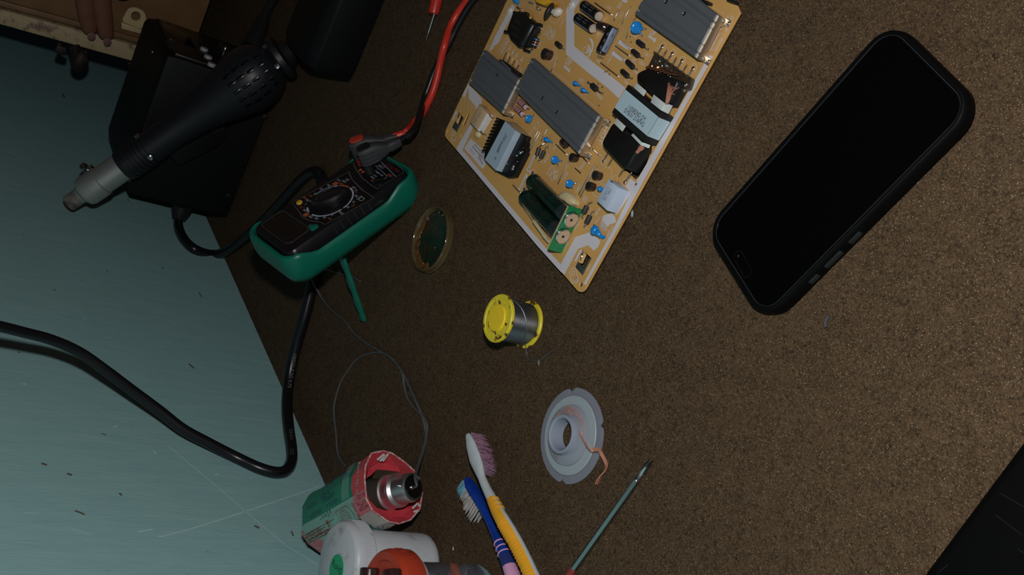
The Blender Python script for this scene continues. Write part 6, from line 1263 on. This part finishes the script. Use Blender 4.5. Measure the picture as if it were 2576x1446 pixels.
# ---- large transformer
LAB = mat('pale_blue_label', (0.42, 0.56, 0.63), .4, var=.03); TAPE = mat('black_tape', (0.010, 0.010, 0.010), .5); WTAPE = mat('white_tape', (0.52, 0.57, 0.55), .4, var=.06, scale=150); COIL = mat('black_coil_wrap', (0.007, 0.007, 0.007), .4)
def transformer():
    h = .0112
    o = solid([(1085, 195), (1592, 618), (1318, 1062), (835, 620)], h, TAPE, 'transformer', c4, .0003, 'large transformer with a printed pale blue label')
    top = [B(c4(*p), h + .0001) for p in ((1040, 268), (1545, 688), (1370, 972), (880, 545))]; b = MB(); b.poly(top)
    rq = [B(c4(*p), h) for p in ((1592, 618), (1318, 1062))]; f = lambda p: V(p.x, p.y, p.z)
    s0 = rq[0].lerp(rq[1], .165); s1 = rq[0].lerp(rq[1], .80); nrm = (rq[1] - rq[0]).cross(UP).normalized(); nrm = nrm if nrm.dot(CAM - rq[0]) > 0 else -nrm
    s0, s1 = s0 + nrm * .0002, s1 + nrm * .0002
    b.poly([s0 + UP * .0001, s1 + UP * .0001, s1 - UP * .0105, s0 - UP * .0105]); b.build('printed_label', LAB, o, smooth=False)
    LT = mat('label_ink', (0.015, 0.018, 0.03), .6)
    for s, p, q in (('110582ND DY', (1090, 535), (1345, 735)), ('DYB.01 21APVG', (1030, 585), (1320, 815))):
        a, c = B(c4(*p), h + .0003), B(c4(*q), h + .0003); b = MB(); b.text(s, a, c - a, UP, .0044, 'LEFT', (c - a).length)
        ob = b.build('lettering', LT, o, smooth=False)
    # windings on both sides, rounded
    for top_, hh, lab in (([(1541, 306), (1513, 357), (1516, 369), (1568, 424), (1578, 421), (1617, 352)], .0098, None), ([(1623, 172), (1601, 184), (1600, 201), (1664, 262), (1679, 258), (1708, 200)], .0100, None)):
        P = round_poly([B(p, hh) for p in top_], .0035, 4); b = MB(); b.loft([[p - UP * hh for p in P], [p - UP * .001 for p in P], [p + (sum(P, Vector()) / len(P) - p).normalized() * .0012 for p in P]]); b.build('winding', COIL, o, angle=50)
    # right-hand flanks of the windings sink into the cut-out
    for q in ([(1708, 200), (1679, 258), (1703.8, 273), (1731, 224)], [(1617, 352), (1578, 421), (1600, 437), (1638, 383)]):
        hs = (.0085, .0085, .0004, .0004); P = [B(p, z) for p, z in zip(q, hs)]; b = MB(); b.loft([P, [V(p.x, p.y, ZB - .002) + V(.0, .0, 0) for p in P]]); b.build('winding_flank', COIL, o, bevel=.0003)
    # resin covered pin rail with solder lumps
    RES = mat('brown_resin', (0.045, 0.030, 0.018), .12, var=.4, scale=250, bump=.8, coat=.6)
    P = round_poly([B(p, .0036) for p in ((1646, 133.5), (1740, 196), (1731, 224), (1700, 232), (1626, 175))], .0012, 3); b = MB(); b.prism(P, (0, 0, -.0034)); rail = b.build('pin_rail', RES, o, bevel=.0004)
    random.seed(11)
    for k in range(40):
        u, v = random.random(), random.random(); p = (1652 + u * 82 - v * 14, 146 + u * 58 + v * 28); q = B(p, .0040); b = MB(); b.ellipsoid(axis_frame(q, (random.uniform(-.4, .4), random.uniform(-.4, .4), 1)), random.uniform(.0007, .0016), random.uniform(.0006, .0011), .0008, 8, 5); b.build('solder_joint', SOLD if k % 2 else RES, rail)
    for p, q, big in (((930, 805), (1003, 708), 1), ((1005, 860), (1072, 765), 0), ((1080, 910), (1150, 818), 1), ((1160, 970), (1222, 870), 0), ((1230, 1020), (1298, 925), 1), ((1305, 1080), (1380, 985), 0), ((1390, 1140), (1468, 1040), 1)):
        lead([p, ((p[0] * .4 + q[0] * .6), (p[1] * .4 + q[1] * .6) - 4), q], conv=c2, hs=[.0035, .0026, 0], par=o, r=.0005, name='pin')
        if big: blob(c2(*q), .0015, o)
        b = MB(); b.lathe(Matrix.Translation(B(c2(p[0] + 10, p[1] + 12), .002)), [(.0006, 0), (.0006, .004)], 6); b.build('pin', WIRE, o)
    for p, q, big in (((925, 40), (857, 182), 1), ((1010, 135), (938, 278), 0), ((1220, 320), (1138, 466), 0), ((1372, 378), (1240, 572), 1)):
        lead([p, (p[0] * .5 + q[0] * .5 - 6, p[1] * .5 + q[1] * .5), q], conv=c6, hs=[.004, .0032, 0], par=o, r=.0005, name='pin')
        if big: blob(c6(*q), .0014, o)
    for q in ([(1210, 165), (1355, 290), (1315, 372), (1165, 240)], [(1470, 345), (1640, 480), (1585, 590), (1425, 465)], [(910, 705), (1042, 825), (992, 905), (865, 780)], [(1160, 935), (1295, 1075), (1275, 1115), (1130, 965)]):
        P = [B(c4(*p), .0113) for p in q]; b = MB(); b.prism(P, (0, 0, -.0006)); b.build('white_tape_flap', WTAPE, o, bevel=.0001)
    for q, hs in (([(1640, 480), (1742, 518), (1682, 640), (1585, 590)], (.0113, .0060, .0060, .0113)), ([(1295, 1075), (1405, 1115), (1385, 1160), (1275, 1112)], (.0113, .0070, .0070, .0113))):
        P = [B(c4(*p), z) for p, z in zip(q, hs)]; b = MB(); b.loft([P, [p - V(.0004, .0004, .0006) for p in P]]); b.build('white_tape_flap', WTAPE, o)
    for k, (x, y) in enumerate(((1700, 140), (1722, 150), (1745, 190), (1772, 200), (1800, 215), (1850, 245), (1785, 345))):
        b = MB(); b.tube(smooth_path([B(c4(1655 + k * 6, 490 - k * 2), .0112), B(c4(1664 + k * 9, 425 - k * 3), .0124), B(c4((1675 + x) / 2 + 4, (300 + y) / 2 + 20), .0124), B(c4(x, y), .0080)], 4), .00045, 6); b.build('copper_wire', COP, o)
    for k in range(6):
        u = k / 5; b = MB(); b.tube(smooth_path([B(c2(760 + 340 * u, 1030 + 90 * u), .0080), B(c2(830 + 330 * u, 1010 + 110 * u), .0074), B(c2(880 + 360 * u, 985 + 150 * u), .0060)], 4), .0010, 6); b.build('copper_wire', mat('lacquered_copper', (0.16, 0.060, 0.028), .2, .7, coat=.5), o)
    b = MB(); b.tube(smooth_path([B(c4(1310, 1130), .0080), B(c4(1265, 1175), .0086), B(c4(1215, 1230), .0090)], 4), [.0018] * 5 + [.0012] * 4, 8); b.build('copper_wire', COP, o)
transformer()
# ---- second transformer
def small_transformer():
    h = .0105
    o = solid([(1032, 752), (1182, 893), (765 / 1, 1340), (690, 1335)], h, TAPE, 'transformer', c3, .0003, 'smaller transformer with handwritten label and a toothed black bobbin') if False else None
    T = [(1271.5, 304.5), (1297, 328.5), (1247.3, 428.5), (1220.3, 401.5)]
    P = [B(p, h) for p in T]; b = MB(); b.prism(P, (0, 0, -h)); o = b.build('transformer', mat('grey_core_tape', (0.36, 0.44, 0.52), .4), pcb, bevel=.0003, label='smaller transformer with a pale label and a toothed black bobbin')
    b = MB(); b.poly([p + UP * .0002 for p in P]); b.build('printed_label', mat('pale_grey_blue_label', (0.36, 0.46, 0.56), .4, var=.03), o, smooth=False)
    for s, p, q in (('JT05D1', (1045, 955), (985, 1060)), ('SF44AB8S', (975, 1060), (905, 1230)), ('+F', (885, 1290), (870, 1330))):
        a, c = B(c3(*p), h + .0004), B(c3(*q), h + .0004); b = MB(); b.text(s, a, c - a, UP, .0050, 'LEFT', (c - a).length); b.build('lettering', mat('label_ink', (0.015, 0.018, 0.03), .6), o, smooth=False)
    # toothed bobbin on the left
    L0, L1, R0, R1 = c3(905, 700), c3(690, 1190), (1271.5, 304.5), (1220.3, 401.5); lx = []
    for k in range(11):
        f = k / 10; p = (L0[0] + (L1[0] - L0[0]) * f, L0[1] + (L1[1] - L0[1]) * f); lx += [(p[0] - 2.5, p[1] - 1.5), (p[0] - 3, p[1] + 3), (p[0] + 5, p[1] + 3.2), (p[0] + 5, p[1] + 6.5)]
    P = [B(p, .0078) for p in [R0] + lx + [c3(705, 1310), R1]]; b = MB(); b.prism(P, (0, 0, -.0076)); b.build('bobbin', COIL, o, bevel=.0002)
    P = [B(p, .0048) for p in ((1297, 328.5), (1326, 343), (1322, 352), c5(1215, 30), c5(1035, 385), c5(950, 400), c5(900, 375), c5(800, 325), (1247.3, 428.5))]; b = MB(); b.prism(P, (0, 0, -.0046)); wn = b.build('winding', COIL, o, bevel=.0004)
    P = [B(p, z) for p, z in zip((c3(1035, 752), c3(1182, 893), c3(1365, 975), c3(1135, 755)), (h + .0001, h + .0001, .0046, .0046))]; b = MB(); b.loft([P, [V(p.x, p.y, ZB + .0005) for p in P]]); b.build('tape_end', mat('tan_tape_end', (0.42, 0.33, 0.22), .35), o, bevel=.0002)
    random.seed(5)
    for p, r in (((1140, 25), .0017), ((1085, 68), .0011), ((1035, 235), .0014), ((1022, 272), .0015), ((950, 100), .0006), ((1095, 160), .0006), ((940, 195), .0007), ((1170, 10), .001)):
        q = B(c5(*p), .0050); b = MB(); b.ellipsoid(Matrix.Translation(q), r, r, r * .8, 9, 6); b.build('solder_joint', SOLD, wn)
    for p, q in (((1005, 80), (985, 115)), ((1050, 185), (1040, 220)), ((1180, -40), (1190, -60))):
        b = MB(); b.tube([B(c5(*p), .0050), B(c5(*q), .0054)], .0008, 6); b.build('copper_wire', mat('lacquered_copper', (0.16, 0.060, 0.028), .2), wn)
small_transformer()
# ---- pair of long capacitors with their green carrier board
DGS = stained('dark_green_sleeve', (0.004, 0.016, 0.012), (0.010, 0.045, 0.022), .16, 300, .60, .66, coat=.5)
def big_caps():
    for k, (a_, c_, r) in enumerate((((1330, 450), (1905, 1040), 20.0), ((1218, 692), (1780, 1290), 20.0))):
        p, q = c5(*a_), c5(*c_); r = r * mpp(B(p)) * 1.0; a, c = B(p, r + .0003), B(q, r + .0003); d = (c - a).normalized(); L = (c - a).length; M = axis_frame(a, d)
        b = MB(); b.lathe(M, [(r * .82, -.0006), (r * .97, .0), (r, .0012), (r, .0048), (r * .93, .0056), (r, .0066), (r, L * .82)], 34); o = b.build('electrolytic_capacitor', DGS, pcb, angle=45, label=('long dark green capacitor nearer the middle of the board', 'long dark green capacitor nearer the lower left edge')[k])
        b = MB(); b.lathe(M, [(r * 1.01, L * .80), (r * 1.02, L * .82), (r * 1.02, L - .0006), (r * 1.0, L)], 34, False, False); b.build('sleeve_end', mat('glossy_dark_sleeve', (0.022, 0.030, 0.032), .10, coat=.8), o)
        b = MB(); b.lathe(M, [(r * .98, L - .0004), (r * .98, L + .0010), (r * .88, L + .0014), (r * .84, L + .0008)], 34, False, False); b.build('silver_rim', mat('bright_can', (.75, .75, .75), .22, 1.0), o)
        b = MB(); b.lathe(M, [(r * .86, L + .0006), (.0007, L + .0006)], 34, False, False); b.build('tan_seal', mat('tan_seal', (0.50, 0.36, 0.24), .45), o)
        b = MB(); b.lathe(M, [(.0010, L + .0005), (.0010, L + .0008), (.0001, L + .0008)], 14); b.build('seal_hole', BKB, o)
        cm = (CAM - a).normalized(); cm = (cm - d * cm.dot(d)).normalized(); sd = d.cross(cm); b = MB()
        for i, t_ in enumerate(('450V', '47µF', '105°C')):
            nn = cm * math.cos(-.5 + i * .5) + sd * math.sin(-.5 + i * .5)
            for z in (.08, .32, .56): b.text(t_, a + d * L * z + nn * (r + .00012), d, nn, .0030, 'LEFT', L * .14)
        b.build('lettering', mat('faint_green_ink', (.012, .040, .024), .5), o, smooth=False)
        g = c5(*((1325, 335), (1200, 580))[k]); lead([((1365, 390), (1232, 632))[k], ((1340, 355), (1212, 598))[k], ((1325, 335), (1200, 580))[k]], conv=c5, hs=[.004, .0015, 0], par=o, r=.0006); blob(g, .0015, o)
    # carrier board stands across the ends, cut away round the two cans
    g0, g1 = B(c5(1880, 825), .0128), B(c7(690, 612), .0128); ac = (g1 - g0); W_ = ac.length; ac.normalize(); nn = ac.cross(UP).normalized(); nn = nn if nn.dot(CAM - g0) > 0 else -nn
    b = MB(); P = [g0 + ac * W_ * u + UP * z for u, z in ((0, -.0018), (.03, 0), (.98, 0), (1, -.0012), (1, -.0126), (0, -.0126))]; b.loft([P, [p - nn * .0013 for p in P]]); gb = b.build('carrier_board', [mat('green_solder_mask', (0.010, 0.20, 0.065), .3, coat=.3)], pcb, angle=20)
    b = MB(); b.loft([[g0 + ac * W_ * .02 + UP * .0001, g0 + ac * W_ * .98 + UP * .0001, g0 + ac * W_ * .98 + UP * .0001 - nn * .0013, g0 + ac * W_ * .02 + UP * .0001 - nn * .0013], [g0 + ac * W_ * .02 + UP * .0003, g0 + ac * W_ * .98 + UP * .0003, g0 + ac * W_ * .98 + UP * .0003 - nn * .0013, g0 + ac * W_ * .02 + UP * .0003 - nn * .0013]]); b.build('board_edge', mat('bare_fibre_edge', (0.50, 0.38, 0.20), .5), gb, smooth=False)
    GL = mat('cream_glue', (0.56, 0.47, 0.27), .5)
    for P, hs in (([(1640, 780), (1740, 655), (1800, 612), (1860, 610), (1930, 660), (1970, 740), (1970, 800), (1900, 835), (1820, 760), (1700, 730)], .0075), ([(1420, 1130), (1440, 1180), (1450, 1250), (1480, 1320), (1560, 1400), (1600, 1390), (1520, 1260)], .0042)):
        Q = round_poly([B(c5(*p), hs * .5) for p in P], .002, 3); cc = sum(Q, Vector()) / len(Q); b = MB(); b.loft([[V(p.x, p.y, ZB) for p in Q], Q, [p.lerp(cc, .12) + UP * hs * .22 for p in Q], [p.lerp(cc, .5) + UP * hs * .4 for p in Q]]); b.build('glue_blob', GL, pcb, angle=80)
    P = [B(c5(x, y), .0050) for x, y in ((1190, 850), (1300, 1000), (1400, 1140), (1500, 1280), (1560, 1370))]; b = MB(); b.tube(smooth_path(P, 4), [.0004] * 6 + [.0014] * 8 + [.0010] * 3, 8); b.build('glue_bead', GL, pcb)
big_caps()
# ---- ground lugs at two corners
for q, cv, tab, tip in ([((1180, 930), (1300, 1062), (1345, 960), (1225, 830)), c7, ((1255, 855), (1290, 865), (1360, 700), (1325, 665)), ((1325, 650), (1300, 720), (1285, 790))], [((225, 845), (290, 912), (335, 820), (275, 745)), c3, ((280, 770), (300, 790), (345, 665), (325, 655)), ((335, 630), (325, 680), (320, 700))]):
    b = MB(); b.prism([B(cv(*p), .0006) for p in q], (0, 0, -.0008)); o = b.build('ground_lug', mat('grey_green_lug', (0.085, 0.105, 0.095), .4, .5), pcb, bevel=.0001)
    b = MB(); b.prism([B(cv(*p), .0022) for p in tab], (0, 0, -.0012)); b.build('lug_tab', mat('tan_lug_tab', (0.72, 0.42, 0.16), .45), o, bevel=.0003)
    b = MB(); b.tube(smooth_path([B(cv(*p), z) for p, z in zip(tip, (.0004, .0026, .0022))], 4), .0009, 8); b.build('lug_clip', STEEL, o)
    e = cv(*q[1]); f = cv(*((1455, 760) if cv is c7 else (395, 700))); b = MB(); b.tube([B(e, .0008), B(f, .0008)], .0006, 6); b.build('lug_rail', mat('grey_green_lug', (0.085, 0.105, 0.095), .4), o)
# white rivets and small parts at the top edge
for p in ((620, 165), (1555, 75)):
    b = MB(); b.lathe(Matrix.Translation(B(c1(*p), 0)), [(.0030, 0), (.0028, .0010), (.0012, .0014), (.0003, .0008)], 14); o = b.build('nylon_rivet', mat('white_nylon', (.62, .60, .54), .5), pcb)
    for k in range(3):
        a = k * 2.1 + .4; b = MB(); q = B(c1(*p), .0015); b.box(Matrix.Translation(q + V(math.cos(a), math.sin(a), 0) * .0012) @ Matrix.Rotation(a, 4, 'Z'), .0018, .0007, .0010); b.build('rivet_claw', mat('white_nylon', (.62, .60, .54), .5), o, bevel=.0002)
for q, lab in (([(1565, -20), (1690, 10), (1680, 60), (1560, 5)], None), ([(1960, -30), (2085, -10), (2075, 45), (1975, 5)], None)):
    solid(q, .005, BLK, 'connector', c2, .0004)
for x, y in ((515, 560), (530, 640), (140, 1090), (200, 1130), (505, 985), (175, 1080)): blob(c2(x, y), .0007, pcb, 'solder_pip')
for x, y in ((740, 5), (645, 515), (700, 235), (1960, 1275), (2020, 1320)): blob(c4(x, y) if x < 1000 else c1(x, y), .0007, pcb, 'solder_pip')
